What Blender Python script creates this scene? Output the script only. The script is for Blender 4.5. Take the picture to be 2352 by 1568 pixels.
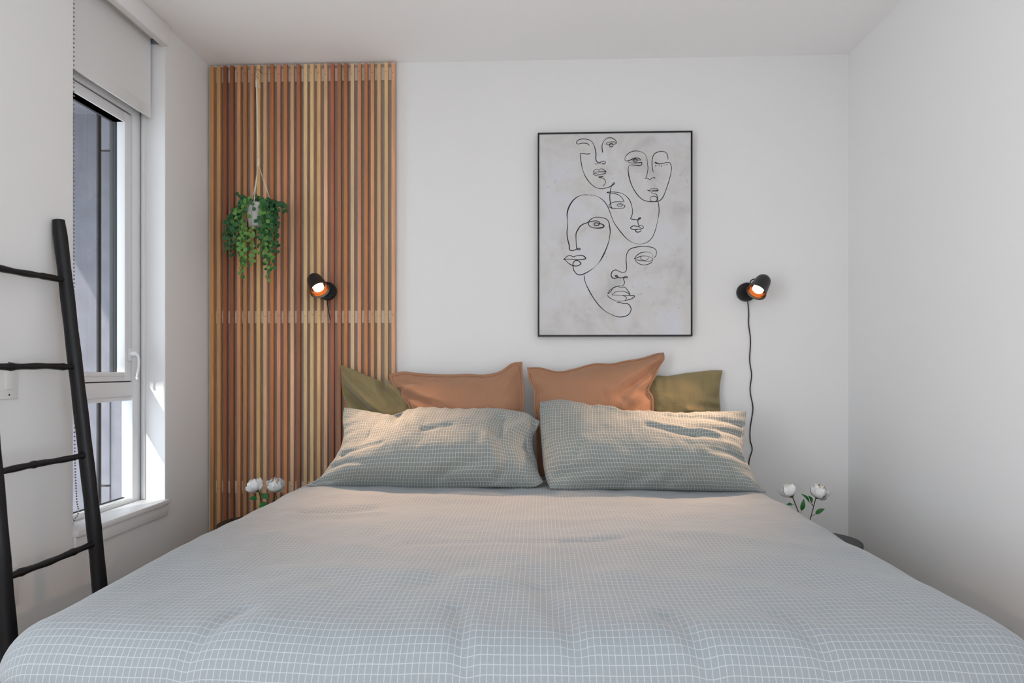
import bpy, bmesh, math, random
import numpy as np
from mathutils import Vector, Matrix, noise

random.seed(7)
for o in list(bpy.data.objects):
    bpy.data.objects.remove(o, do_unlink=True)
scene = bpy.context.scene
COL = scene.collection

# ------------------------------------------------------------------ camera
cam_d = bpy.data.cameras.new('camera')
cam_d.sensor_width = 36.0
cam_d.lens = 1545.0 / 2352.0 * 36.0
cam_d.shift_y = 62.0 / 2352.0
cam_d.clip_start = 0.02
cam = bpy.data.objects.new('camera', cam_d)
COL.objects.link(cam)
cam.location = (0, 0, 1.12)
cam.rotation_euler = (math.radians(90), 0, math.radians(2.26))
scene.camera = cam

# ------------------------------------------------------------------ world, sun, added fill lights
world = bpy.data.worlds.new('sky')
scene.world = world
world.use_nodes = True
wn = world.node_tree
wn.nodes.clear()
w_out = wn.nodes.new('ShaderNodeOutputWorld')
w_bg = wn.nodes.new('ShaderNodeBackground')
w_bg.inputs[0].default_value = (0.84, 0.91, 1.0, 1)
w_bg.inputs[1].default_value = 5.0
wn.links.new(w_bg.outputs[0], w_out.inputs[0])

sun_d = bpy.data.lights.new('sun', 'SUN')
sun_d.energy = 5.0
sun_d.angle = math.radians(0.6)
sun_d.color = (1.0, 0.95, 0.88)
sun = bpy.data.objects.new('sun', sun_d)
COL.objects.link(sun)
sun.rotation_euler = Vector((0.33, 0.94, -0.56)).to_track_quat('-Z', 'Y').to_euler()
sun.location = (-6, -8, 8)


def area(name, loc, direction, sx, sy, power, color):
    d = bpy.data.lights.new(name, 'AREA')
    d.shape = 'RECTANGLE'
    d.size, d.size_y = sx, sy
    d.energy = power
    d.color = color
    o = bpy.data.objects.new(name, d)
    COL.objects.link(o)
    o.location = loc
    o.rotation_euler = Vector(direction).to_track_quat('-Z', 'Z').to_euler()
    return o


# added fill lights, set in invented openings behind the photographer
area('fill_light_left', (-1.66, -0.15, 1.20), (1, 0, 0), 2.0, 1.7, 44, (0.945, 0.975, 1.0))
area('fill_light_rear', (-0.3, -1.56, 1.10), (0, 1, 0), 1.1, 2.05, 5, (0.97, 0.985, 1.0))
area('fill_light_right', (1.50, -0.55, 1.05), (-1, 0, 0), 1.5, 1.9, 14, (1.0, 0.995, 0.99))

scene.view_settings.view_transform = 'Standard'
scene.view_settings.look = 'None'
scene.view_settings.exposure = -0.43
scene.view_settings.gamma = 1.0
scene.view_settings.use_curve_mapping = False


# ------------------------------------------------------------------ helpers
def lin(c):
    out = []
    for v in c:
        v = v / 255.0
        out.append(v / 12.92 if v <= 0.04045 else ((v + 0.055) / 1.055) ** 2.4)
    return tuple(out) + (1.0,)


class NT:
    def __init__(self, mat):
        self.t = mat.node_tree

    def n(self, typ, **kw):
        nd = self.t.nodes.new(typ)
        for k, v in kw.items():
            setattr(nd, k, v)
        return nd

    def l(self, a, b):
        self.t.links.new(a, b)

    def math(self, op, a, b=None, clamp=False):
        nd = self.n('ShaderNodeMath', operation=op, use_clamp=clamp)
        for i, v in enumerate((a, b)):
            if v is None:
                continue
            if isinstance(v, (int, float)):
                nd.inputs[i].default_value = v
            else:
                self.l(v, nd.inputs[i])
        return nd.outputs[0]

    def mix(self, fac, a, b, blend='MIX'):
        nd = self.n('ShaderNodeMix', data_type='RGBA', blend_type=blend)
        for i, v in ((0, fac), (6, a), (7, b)):
            if isinstance(v, (int, float)):
                nd.inputs[i].default_value = v
            elif isinstance(v, tuple):
                nd.inputs[i].default_value = v
            else:
                self.l(v, nd.inputs[i])
        return nd.outputs[2]


def mat(name, color=None, rough=0.6, metal=0.0, spec=0.5, bump=None, emit=None, sheen=0.0):
    """principled material; bump = (noise scale, strength, distance)"""
    m = bpy.data.materials.new(name)
    m.use_nodes = True
    t = NT(m)
    p = m.node_tree.nodes['Principled BSDF']
    if color is not None:
        p.inputs['Base Color'].default_value = lin(color)
    p.inputs['Roughness'].default_value = rough
    p.inputs['Metallic'].default_value = metal
    p.inputs['Specular IOR Level'].default_value = spec
    if sheen:
        p.inputs['Sheen Weight'].default_value = sheen
        p.inputs['Sheen Roughness'].default_value = 0.5
    if bump:
        tc = t.n('ShaderNodeTexCoord')
        nz = t.n('ShaderNodeTexNoise')
        nz.inputs['Scale'].default_value = bump[0]
        nz.inputs['Detail'].default_value = 4
        t.l(tc.outputs['Object'], nz.inputs['Vector'])
        b = t.n('ShaderNodeBump')
        b.inputs['Strength'].default_value = bump[1]
        b.inputs['Distance'].default_value = bump[2]
        t.l(nz.outputs[0], b.inputs['Height'])
        t.l(b.outputs[0], p.inputs['Normal'])
    if emit:
        p.inputs['Emission Color'].default_value = emit[0]
        p.inputs['Emission Strength'].default_value = emit[1]
    m['t'] = 0
    return m


def wood_mat():
    """cedar; the hue of each slat is its object colour, grain runs along z"""
    m = mat('cedar', rough=0.55, spec=0.3)
    t = NT(m)
    p = m.node_tree.nodes['Principled BSDF']
    oi = t.n('ShaderNodeObjectInfo')
    tc = t.n('ShaderNodeTexCoord')
    off = t.n('ShaderNodeVectorMath', operation='ADD')
    sc = t.n('ShaderNodeVectorMath', operation='SCALE')
    cmb = t.n('ShaderNodeCombineXYZ')
    for i in range(3):
        t.l(oi.outputs['Random'], cmb.inputs[i])
    t.l(cmb.outputs[0], sc.inputs[0])
    sc.inputs['Scale'].default_value = 37.0
    t.l(tc.outputs['Object'], off.inputs[0])
    t.l(sc.outputs[0], off.inputs[1])
    mp = t.n('ShaderNodeMapping')
    mp.inputs['Scale'].default_value = (140, 140, 5)
    t.l(off.outputs[0], mp.inputs[0])
    g = t.n('ShaderNodeTexNoise')
    g.inputs['Scale'].default_value = 1.0
    g.inputs['Detail'].default_value = 5
    g.inputs['Distortion'].default_value = 0.6
    t.l(mp.outputs[0], g.inputs['Vector'])
    mp2 = t.n('ShaderNodeMapping')
    mp2.inputs['Scale'].default_value = (9, 9, 1.3)
    t.l(off.outputs[0], mp2.inputs[0])
    g2 = t.n('ShaderNodeTexNoise')
    g2.inputs['Scale'].default_value = 1.0
    g2.inputs['Detail'].default_value = 2
    t.l(mp2.outputs[0], g2.inputs['Vector'])
    r1 = t.n('ShaderNodeMapRange')
    r1.inputs[1].default_value, r1.inputs[2].default_value = 0.3, 0.7
    r1.inputs[3].default_value, r1.inputs[4].default_value = 0.86, 1.09
    t.l(g.outputs[0], r1.inputs[0])
    r2 = t.n('ShaderNodeMapRange')
    r2.inputs[1].default_value, r2.inputs[2].default_value = 0.35, 0.65
    r2.inputs[3].default_value, r2.inputs[4].default_value = 0.84, 1.12
    t.l(g2.outputs[0], r2.inputs[0])
    f = t.math('MULTIPLY', r1.outputs[0], r2.outputs[0])
    vs = t.n('ShaderNodeVectorMath', operation='SCALE')
    t.l(oi.outputs['Color'], vs.inputs[0])
    t.l(f, vs.inputs['Scale'])
    t.l(vs.outputs[0], p.inputs['Base Color'])
    b = t.n('ShaderNodeBump')
    b.inputs['Strength'].default_value = 0.25
    b.inputs['Distance'].default_value = 0.001
    t.l(g.outputs[0], b.inputs['Height'])
    t.l(b.outputs[0], p.inputs['Normal'])
    return m


def cloth_mat(name, color, grid=None, wrinkle=0.35, wscale=14.0, tint=None):
    """woven cloth in uv metres; grid = (spacing u, spacing v, half width share u, v, line colour, strength)"""
    m = mat(name, color, rough=0.9, spec=0.15, sheen=0.25)
    t = NT(m)
    p = m.node_tree.nodes['Principled BSDF']
    uv = t.n('ShaderNodeUVMap', uv_map='UVMap')
    sp = t.n('ShaderNodeSeparateXYZ')
    t.l(uv.outputs[0], sp.inputs[0])
    # slubby thread tone
    mp = t.n('ShaderNodeMapping')
    mp.inputs['Scale'].default_value = (900, 160, 1)
    t.l(uv.outputs[0], mp.inputs[0])
    th = t.n('ShaderNodeTexNoise')
    th.inputs['Scale'].default_value = 1.0
    th.inputs['Detail'].default_value = 2
    t.l(mp.outputs[0], th.inputs['Vector'])
    tone = t.n('ShaderNodeMapRange')
    tone.inputs[3].default_value, tone.inputs[4].default_value = 0.88, 1.12
    t.l(th.outputs[0], tone.inputs[0])
    base = lin(color)
    if tint:
        n0 = t.n('ShaderNodeTexNoise')
        n0.inputs['Scale'].default_value = 5.0
        n0.inputs['Detail'].default_value = 3
        t.l(uv.outputs[0], n0.inputs['Vector'])
        base = t.mix(n0.outputs[0], lin(color), lin(tint))
    else:
        rgb = t.n('ShaderNodeRGB')
        rgb.outputs[0].default_value = base
        base = rgb.outputs[0]
    vs = t.n('ShaderNodeVectorMath', operation='SCALE')
    t.l(base, vs.inputs[0])
    t.l(tone.outputs[0], vs.inputs['Scale'])
    colr = vs.outputs[0]
    if grid:
        su, sv, wu, wv, lc, st = grid
        fs = []
        for axis, s, w in ((0, su, wu), (1, sv, wv)):
            fr = t.math('FRACT', t.math('MULTIPLY', sp.outputs[axis], 1.0 / s))
            ab = t.math('ABSOLUTE', t.math('SUBTRACT', fr, 0.5))
            fs.append(t.math('LESS_THAN', ab, w))
        ln = t.math('MULTIPLY', t.math('MAXIMUM', fs[0], fs[1]), st)
        colr = t.mix(ln, colr, lin(lc))
    t.l(colr, p.inputs['Base Color'])
    # soft crumple of washed linen
    wr = t.n('ShaderNodeTexNoise')
    wr.inputs['Scale'].default_value = wscale
    wr.inputs['Detail'].default_value = 5
    wr.inputs['Roughness'].default_value = 0.55
    wr.inputs['Distortion'].default_value = 0.8
    t.l(uv.outputs[0], wr.inputs['Vector'])
    b = t.n('ShaderNodeBump')
    b.inputs['Strength'].default_value = wrinkle
    b.inputs['Distance'].default_value = 0.012
    t.l(wr.outputs[0], b.inputs['Height'])
    b2 = t.n('ShaderNodeBump')
    b2.inputs['Strength'].default_value = 0.15
    b2.inputs['Distance'].default_value = 0.0008
    t.l(th.outputs[0], b2.inputs['Height'])
    t.l(b.outputs[0], b2.inputs['Normal'])
    t.l(b2.outputs[0], p.inputs['Normal'])
    return m


def glass_mat():
    m = bpy.data.materials.new('window_glass')
    m.use_nodes = True
    nt = m.node_tree
    nt.nodes.clear()
    out = nt.nodes.new('ShaderNodeOutputMaterial')
    mx = nt.nodes.new('ShaderNodeMixShader')
    tr = nt.nodes.new('ShaderNodeBsdfTransparent')
    tr.inputs[0].default_value = (0.93, 0.95, 0.95, 1)
    gl = nt.nodes.new('ShaderNodeBsdfGlossy')
    gl.inputs['Roughness'].default_value = 0.02
    fr = nt.nodes.new('ShaderNodeFresnel')
    fr.inputs[0].default_value = 1.35
    ge = nt.nodes.new('ShaderNodeNewGeometry')
    inv = nt.nodes.new('ShaderNodeMath')
    inv.operation = 'SUBTRACT'
    inv.inputs[0].default_value = 1.0
    nt.links.new(ge.outputs['Backfacing'], inv.inputs[1])
    mu = nt.nodes.new('ShaderNodeMath')
    mu.operation = 'MULTIPLY'
    nt.links.new(fr.outputs[0], mu.inputs[0])
    nt.links.new(inv.outputs[0], mu.inputs[1])
    nt.links.new(mu.outputs[0], mx.inputs[0])
    nt.links.new(tr.outputs[0], mx.inputs[1])
    nt.links.new(gl.outputs[0], mx.inputs[2])
    nt.links.new(mx.outputs[0], out.inputs[0])
    return m


def canvas_mat():
    m = mat('painted_canvas', (205, 205, 207), rough=0.8, spec=0.2, bump=(500, 0.15, 0.001))
    t = NT(m)
    p = m.node_tree.nodes['Principled BSDF']
    tc = t.n('ShaderNodeTexCoord')
    n1 = t.n('ShaderNodeTexNoise')
    n1.inputs['Scale'].default_value = 5.5
    n1.inputs['Detail'].default_value = 6
    n1.inputs['Roughness'].default_value = 0.6
    n1.inputs['Distortion'].default_value = 0.5
    t.l(tc.outputs['Object'], n1.inputs['Vector'])
    r = t.n('ShaderNodeValToRGB')
    e = r.color_ramp.elements
    e[0].position, e[0].color = 0.30, lin((188, 188, 190))
    e[1].position, e[1].color = 0.72, lin((212, 213, 224))
    k = r.color_ramp.elements.new(0.46)
    k.color = lin((207, 206, 204))
    k = r.color_ramp.elements.new(0.58)
    k.color = lin((212, 212, 214))
    t.l(n1.outputs[0], r.inputs[0])
    n2 = t.n('ShaderNodeTexNoise')
    n2.inputs['Scale'].default_value = 45
    n2.inputs['Detail'].default_value = 8
    n2.inputs['Roughness'].default_value = 0.75
    t.l(tc.outputs['Object'], n2.inputs['Vector'])
    n3 = t.n('ShaderNodeTexNoise')
    n3.inputs['Scale'].default_value = 7
    n3.inputs['Detail'].default_value = 3
    mpp = t.n('ShaderNodeMapping')
    mpp.inputs['Location'].default_value = (3.3, 1.1, 7.7)
    t.l(tc.outputs['Object'], mpp.inputs[0])
    t.l(mpp.outputs[0], n3.inputs['Vector'])
    a = t.math('GREATER_THAN', n2.outputs[0], 0.60)
    c = t.math('MULTIPLY', t.math('SUBTRACT', n3.outputs[0], 0.5, True), 2.2, True)
    fleck = t.math('MULTIPLY', a, c)
    col = t.mix(fleck, r.outputs[0], lin((150, 151, 165)))
    t.l(col, p.inputs['Base Color'])
    return m


def concrete_mat():
    m = mat('cladding', (150, 148, 146), rough=0.85, spec=0.2, bump=(60, 0.2, 0.004))
    t = NT(m)
    p = m.node_tree.nodes['Principled BSDF']
    tc = t.n('ShaderNodeTexCoord')
    n1 = t.n('ShaderNodeTexNoise')
    n1.inputs['Scale'].default_value = 9
    n1.inputs['Detail'].default_value = 7
    t.l(tc.outputs['Object'], n1.inputs['Vector'])
    col = t.mix(n1.outputs[0], lin((98, 96, 102)), lin((122, 120, 126)))
    t.l(col, p.inputs['Base Color'])
    return m


M = dict(
    wall=mat('wall_paint', (234, 234, 233), 0.75, spec=0.3, bump=(260, 0.06, 0.001)),
    ceil=mat('ceiling_paint', (249, 249, 249), 0.85, spec=0.2, bump=(200, 0.05, 0.001)),
    floor=mat('oak_floor', (160, 125, 90), 0.5, bump=(30, 0.1, 0.001)),
    trim=mat('white_trim_paint', (238, 238, 238), 0.4),
    vinyl=mat('white_vinyl', (232, 232, 233), 0.35),
    ext_frame=mat('dark_exterior_frame', (46, 45, 42), 0.5),
    gasket=mat('black_gasket', (30, 32, 36), 0.6),
    blind=mat('blind_fabric', (226, 226, 225), 0.9, spec=0.1, bump=(900, 0.1, 0.0005)),
    steel=mat('galvanised_steel', (140, 150, 160), 0.35, metal=0.9),
    chain=mat('chain_bead', (150, 140, 130), 0.4, metal=0.2),
    clear=mat('clear_plastic', (225, 226, 228), 0.2),
    black_wood=mat('black_stained_wood', (17, 18, 22), 0.42, spec=0.35, bump=(90, 0.25, 0.002)),
    plate=mat('switch_plastic', (232, 232, 231), 0.35),
    slot=mat('slot_dark', (40, 38, 36), 0.6),
    cedar=wood_mat(),
    batten=mat('pale_batten', (232, 222, 210), 0.7, bump=(60, 0.1, 0.001)),
    backing=mat('taupe_backing', (208, 192, 180), 0.85, spec=0.1),
    nail=mat('nail_head', (70, 50, 38), 0.5, metal=0.4),
    cord=mat('cotton_cord', (226, 216, 200), 0.9, bump=(700, 0.4, 0.001)),
    wire=mat('wire_hook', (190, 195, 205), 0.25, metal=1.0),
    pot=mat('concrete_pot', (186, 180, 176), 0.85, bump=(70, 0.5, 0.004)),
    soil=mat('potting_soil', (50, 40, 32), 0.95, bump=(120, 0.8, 0.005)),
    stem=mat('plant_stem', (110, 140, 70), 0.6),
    leaf_d=mat('leaf_dark', (36, 84, 46), 0.5, spec=0.35),
    leaf_m=mat('leaf_mid', (48, 100, 50), 0.5, spec=0.35),
    leaf_l=mat('leaf_light', (92, 138, 62), 0.5, spec=0.35),
    lamp=mat('black_lamp_metal', (24, 24, 27), 0.42, spec=0.5),
    reflector=mat('copper_reflector', (112, 62, 30), 0.3, metal=1.0),
    bulb=mat('lit_bulb', (255, 240, 220), 0.3, emit=((1.0, 0.80, 0.56, 1), 7.0)),
    diffuser=mat('fill_diffuser', (240, 240, 238), 0.4, emit=((1.0, 0.98, 0.96, 1), 4.0)),  # glow of the added ceiling fill light
    cable=mat('black_cable', (20, 20, 22), 0.5),
    frame=mat('black_picture_frame', (20, 20, 22), 0.45),
    canvas=canvas_mat(),
    ink=mat('black_ink', (22, 21, 24), 0.6),
    bed_frame=mat('upholstered_bed_base', (92, 92, 94), 0.9, bump=(300, 0.3, 0.001)),
    sheet=mat('sheet_cotton', (150, 154, 150), 0.9),
    duvet=cloth_mat('grid_linen', (137, 144, 148), (0.0122, 0.0178, 0.062, 0.048, (210, 213, 216), 0.31), 0.35, 9.0),
    pgrid=cloth_mat('grid_linen_pillowcase', (131, 137, 134), (0.0116, 0.0172, 0.062, 0.045, (214, 216, 214), 0.58), 0.5, 12.0),
    terra=cloth_mat('terracotta_linen', (170, 126, 98), None, 0.40, 12.0, tint=(160, 119, 92)),
    olive=cloth_mat('olive_linen', (150, 134, 96), None, 0.6, 12.0, tint=(132, 120, 86)),
    stitch=mat('brown_stitching', (110, 66, 46), 0.9),
    table=mat('black_table_lacquer', (26, 27, 29), 0.4),
    vase=mat('white_ceramic', (225, 224, 220), 0.25),
    petal=mat('white_petal', (245, 244, 243), 0.6, spec=0.2),
    petal_c=mat('cream_petal', (243, 233, 212), 0.6, spec=0.2),
    sepal=mat('green_sepal', (78, 104, 30), 0.6),
    fleaf=mat('flower_leaf', (34, 104, 40), 0.5),
    fstem=mat('brown_stem', (66, 46, 36), 0.6),
    glass=glass_mat(),
    clad=concrete_mat(),
    joint=mat('dark_joint_channel', (62, 56, 46), 0.7),
)


def tag(o, label=None, cat=None, group=None, kind=None):
    if label: o['label'] = label
    if cat: o['category'] = cat
    if group: o['group'] = group
    if kind: o['kind'] = kind
    return o


def empty(name, loc):
    o = bpy.data.objects.new(name, None)
    COL.objects.link(o)
    o.empty_display_size = 0.05
    o.location = loc
    return o


def world_loc(o):
    v = Vector((0, 0, 0))
    while o is not None:
        v += o.location
        o = o.parent
    return v


class MB:
    """collects shapes in world coordinates, then links them as one mesh object"""

    def __init__(self):
        self.v, self.f, self.uv = [], [], None

    def add(self, vs, fs):
        k = len(self.v)
        self.v += [tuple(p) for p in vs]
        self.f += [tuple(i + k for i in f) for f in fs]
        return self

    def box(self, a, b, bev=0.0, seg=2):
        bm = bmesh.new()
        bmesh.ops.create_cube(bm, size=1)
        c = [(a[i] + b[i]) / 2 for i in range(3)]
        s = [abs(b[i] - a[i]) for i in range(3)]
        for v in bm.verts:
            v.co = Vector((v.co.x * s[0] + c[0], v.co.y * s[1] + c[1], v.co.z * s[2] + c[2]))
        if bev > 0:
            bmesh.ops.bevel(bm, geom=bm.edges[:], offset=min(bev, min(s) * 0.45), segments=seg, profile=0.5, affect='EDGES')
        bm.verts.index_update()
        self.add([v.co for v in bm.verts], [[v.index for v in f.verts] for f in bm.faces])
        bm.free()
        return self

    def tube(self, pts, rad, seg=8, cap=True):
        pts = [Vector(p) for p in pts]
        n = len(pts)
        if isinstance(rad, (int, float)):
            rad = [rad] * n
        vs, fs = [], []
        up = None
        for i, p in enumerate(pts):
            d = (pts[min(i + 1, n - 1)] - pts[max(i - 1, 0)]).normalized()
            if up is None:
                up = d.orthogonal().normalized()
            else:
                up = (up - d * up.dot(d))
                up = up.normalized() if up.length > 1e-6 else d.orthogonal().normalized()
            r = d.cross(up)
            for k in range(seg):
                a = 2 * math.pi * k / seg
                vs.append(p + (up * math.cos(a) + r * math.sin(a)) * rad[i])
        for i in range(n - 1):
            for k in range(seg):
                k2 = (k + 1) % seg
                fs.append((i * seg + k, i * seg + k2, (i + 1) * seg + k2, (i + 1) * seg + k))
        if cap:
            fs.append(tuple(range(seg))[::-1])
            fs.append(tuple((n - 1) * seg + k for k in range(seg)))
        return self.add(vs, fs)

    def lathe(self, base, axis, prof, seg=32, cap0=False, cap1=False):
        """prof: list of (radius, distance along axis)"""
        base, ax = Vector(base), Vector(axis).normalized()
        u = ax.orthogonal().normalized()
        w = ax.cross(u)
        vs, fs = [], []
        for r, h in prof:
            for k in range(seg):
                a = 2 * math.pi * k / seg
                vs.append(base + ax * h + (u * math.cos(a) + w * math.sin(a)) * r)
        n = len(prof)
        for i in range(n - 1):
            for k in range(seg):
                k2 = (k + 1) % seg
                fs.append((i * seg + k, i * seg + k2, (i + 1) * seg + k2, (i + 1) * seg + k))
        if cap0: fs.append(tuple(range(seg))[::-1])
        if cap1: fs.append(tuple((n - 1) * seg + k for k in range(seg)))
        return self.add(vs, fs)

    def ball(self, c, r, seg=10, rings=6):
        prof = [(max(1e-5, r * math.sin(math.pi * i / rings)), -r * math.cos(math.pi * i / rings)) for i in range(rings + 1)]
        return self.lathe(c, (0, 0, 1), prof, seg)

    def build(self, name, m, parent=None, smooth=False, loc=None, angle=None, kind=None):
        """mesh object; coordinates were given in world space, the origin goes to loc or the parent's"""
        me = bpy.data.meshes.new(name)
        org = Vector(loc) if loc is not None else (world_loc(parent) if parent else Vector((0, 0, 0)))
        me.from_pydata([Vector(p) - org for p in self.v], [], self.f)
        me.update()
        bm = bmesh.new()
        bm.from_mesh(me)
        bmesh.ops.recalc_face_normals(bm, faces=bm.faces[:])
        bm.to_mesh(me)
        bm.free()
        o = bpy.data.objects.new(name, me)
        COL.objects.link(o)
        if parent:
            o.parent = parent
            o.location = org - world_loc(parent)
        else:
            o.location = org
        me.materials.append(m)
        if smooth:
            for p in me.polygons:
                p.use_smooth = True
            if angle:
                me.set_sharp_from_angle(angle=math.radians(angle))
        if kind:
            o['kind'] = kind
        return o


def box(name, a, b, m, parent=None, bev=0.0, kind=None, loc=None):
    return MB().box(a, b, bev).build(name, m, parent, smooth=bev > 0, angle=40, kind=kind, loc=loc)


def cr(points, per=8, closed=False):
    """Catmull-Rom through the points"""
    P = [np.array(p, float) for p in points]
    if closed:
        P = [P[-1]] + P + [P[0], P[1]]
    else:
        P = [2 * P[0] - P[1]] + P + [2 * P[-1] - P[-2]]
    out = []
    for i in range(1, len(P) - 2):
        p0, p1, p2, p3 = P[i - 1:i + 3]
        for k in range(per):
            t = k / per
            out.append(0.5 * (2 * p1 + (p2 - p0) * t + (2 * p0 - 5 * p1 + 4 * p2 - p3) * t * t + (3 * p1 - p0 - 3 * p2 + p3) * t ** 3))
    out.append(P[-2])
    return out


# ------------------------------------------------------------------ the room
XL, XR, YB, YR, ZC = -1.59, 1.44, 3.19, -1.50, 2.58
WT = 0.17                                  # outer wall thickness
OY0, OY1, OZ0, OZ1 = 2.235, 2.81, 0.545, 2.565      # window_1 opening
SY0, SY1, SZ0, SZ1 = -1.15, 0.85, 0.34, 2.06        # invented side opening for the fill light behind the photographer
RX0, RX1, RZ0, RZ1 = -0.87, 0.27, 0.04, 2.16        # invented rear opening for the fill light behind the photographer

box('floor', (XL - WT, YR - WT, -0.12), (XR + 0.12, YB + 0.12, 0), M['floor'], kind='structure')
box('ceiling', (XL - WT, YR - WT, ZC), (XR + 0.12, YB + 0.12, ZC + 0.12), M['ceil'], kind='structure')
box('wall_back', (XL - WT, YB, 0), (XR + 0.12, YB + 0.12, ZC), M['wall'], kind='structure')
QY0, QY1, QZ0, QZ1 = -1.32, 0.22, 0.08, 2.02        # invented right wall opening for the fill light behind the photographer
b = MB()
b.box((XR, YR - WT, 0), (XR + 0.12, QY0, ZC)).box((XR, QY1, 0), (XR + 0.12, YB, ZC))
b.box((XR, QY0, 0), (XR + 0.12, QY1, QZ0)).box((XR, QY0, QZ1), (XR + 0.12, QY1, ZC))
b.build('wall_right', M['wall'], kind='structure')
b = MB()
for y0, y1 in ((YR, SY0), (SY1, OY0), (OY1, YB)):
    b.box((XL - WT, y0, 0), (XL, y1, ZC))
for (y0, y1, z0, z1) in ((SY0, SY1, SZ0, SZ1), (OY0, OY1, OZ0, OZ1)):
    b.box((XL - WT, y0, 0), (XL, y1, z0))
    b.box((XL - WT, y0, z1), (XL, y1, ZC))
b.build('wall_left', M['wall'], kind='structure')
b = MB()
b.box((XL - WT, YR - WT, 0), (RX0, YR, ZC)).box((RX1, YR - WT, 0), (XR, YR, ZC))
b.box((RX0, YR - WT, 0), (RX1, YR, RZ0)).box((RX0, YR - WT, RZ1), (RX1, YR, ZC))
b.build('wall_rear', M['wall'], kind='structure')
box('baseboard_left', (XL, YR, 0), (XL + 0.014, YB, 0.10), M['trim'], bev=0.003, kind='structure')
box('baseboard_right', (XR - 0.014, YR, 0), (XR, YB, 0.10), M['trim'], bev=0.003, kind='structure')
box('baseboard_back', (-0.66, YB - 0.014, 0), (XR - 0.014, YB, 0.10), M['trim'], bev=0.003, kind='structure')

# --- window_1 : tall narrow window, opening sash over a fixed light
w1 = tag(empty('window_1', (XL, (OY0 + OY1) / 2, OZ0)), 'tall white window with an opening sash above a fixed pane', kind='structure')


def ring(mb, x0, x1, y0, y1, z0, z1, w):
    """rectangular frame of four members in the plane x = const"""
    ws = w if isinstance(w, tuple) else (w, w, w, w)          # near, far, bottom, top
    mb.box((x0, y0, z0), (x1, y0 + ws[0], z1), 0.002)
    mb.box((x0, y1 - ws[1], z0), (x1, y1, z1), 0.002)
    mb.box((x0, y0 + ws[0], z0), (x1, y1 - ws[1], z0 + ws[2]), 0.002)
    mb.box((x0, y0 + ws[0], z1 - ws[3]), (x1, y1 - ws[1], z1), 0.002)


# painted jamb liners
b = MB()
b.box((-1.70, OY1 - 0.004, OZ0), (XL - 0.001, OY1, OZ1)).box((-1.70, OY0, OZ0), (XL - 0.001, OY0 + 0.004, OZ1))
b.box((-1.70, OY0, OZ1 - 0.004), (XL - 0.001, OY1, OZ1))
b.build('jamb_liner', M['trim'], w1)
b = MB()
ring(b, -1.742, -1.694, OY0 + 0.004, OY1 - 0.004, OZ0 + 0.012, 2.25, (0.062, 0.062, 0.02, 0.07))
b.box((-1.742, OY0, 2.25), (-1.70, OY1, OZ1))
b.build('outer_frame', M['vinyl'], w1, smooth=True, angle=40)
b = MB()
b.box((-1.688, OY1 - 0.016, OZ0 + 0.02), (-1.676, OY1 - 0.004, 2.4), 0.002)
b.box((-1.688, OY0 + 0.004, OZ0 + 0.02), (-1.676, OY0 + 0.016, 2.4), 0.002)
b.build('cover_strip', M['vinyl'], w1, smooth=True, angle=40)
b = MB()
b.box((-1.742, OY0 + 0.06, 1.006), (-1.690, OY1 - 0.063, 1.064), 0.003)
b.box((-1.742, OY0 + 0.06, 1.030), (-1.6925, OY1 - 0.066, 1.036), 0.001)
b.build('transom', M['vinyl'], w1, smooth=True, angle=40)
b = MB()
ring(b, -1.742, -1.698, 2.302, 2.741, 1.0685, 2.174, (0.047, 0.047, 0.037, 0.044))
sash = b.build('sash', M['vinyl'], w1, smooth=True, angle=40)
b = MB()
ring(b, -1.741, -1.6945, 2.326, 2.717, 1.089, 2.152, (0.024, 0.024, 0.016, 0.022))
b.build('glazing_bead', M['vinyl'], sash, smooth=True, angle=40)
b = MB()
ring(b, -1.742, -1.702, 2.297, 2.7455, 1.0645, 2.1785, 0.006)
b.build('seal', M['gasket'], sash)
b = MB()
ring(b, -1.742, -1.7285, 2.347, 2.695, 1.102, 2.134, 0.004)
b.build('spacer', M['gasket'], sash)
box('pane', (-1.737, 2.346, 1.102), (-1.731, 2.696, 2.134), M['glass'], sash)
b = MB()
ring(b, -1.742, -1.700, 2.297, 2.790, 0.566, 1.006, (0.045, 0.026, 0.014, 0.019))
low = b.build('fixed_light', M['vinyl'], w1, smooth=True, angle=40)
b = MB()
ring(b, -1.742, -1.7285, 2.336, 2.767, 0.579, 0.989, 0.004)
b.build('spacer', M['gasket'], low)
box('pane', (-1.737, 2.336, 0.579), (-1.731, 2.767, 0.989), M['glass'], low)
b = MB()
ring(b, -1.757, -1.743, OY0, OY1, 0.985, 2.25, (0.115, 0.118, 0.12, 0.118))
b.box((-1.757, OY0, 2.25), (-1.743, OY1, OZ1)).box((-1.757, OY0, OZ0), (-1.743, OY0 + 0.103, 0.985)).box((-1.757, OY1 - 0.045, OZ0), (-1.743, OY1, 0.985)).box((-1.757, OY0, OZ0), (-1.743, OY1, 0.578))
b.build('exterior_frame', M['ext_frame'], w1)
# handle
b = MB()
b.box((-1.6985, 2.713, 1.150), (-1.688, 2.738, 1.206), 0.004)
hd = b.build('handle', M['vinyl'], sash, smooth=True, angle=40)
b = MB()
b.tube(cr([(-1.690, 2.726, 1.180), (-1.672, 2.728, 1.181), (-1.661, 2.729, 1.172), (-1.657, 2.729, 1.150), (-1.660, 2.729, 1.115), (-1.666, 2.728, 1.082), (-1.660, 2.728, 1.077)], 6),
       [0.012] * 6 + [0.012 - 0.0010 * min(i, 7) for i in range(31)], 10)
b.build('lever', M['vinyl'], hd, smooth=True)
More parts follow.
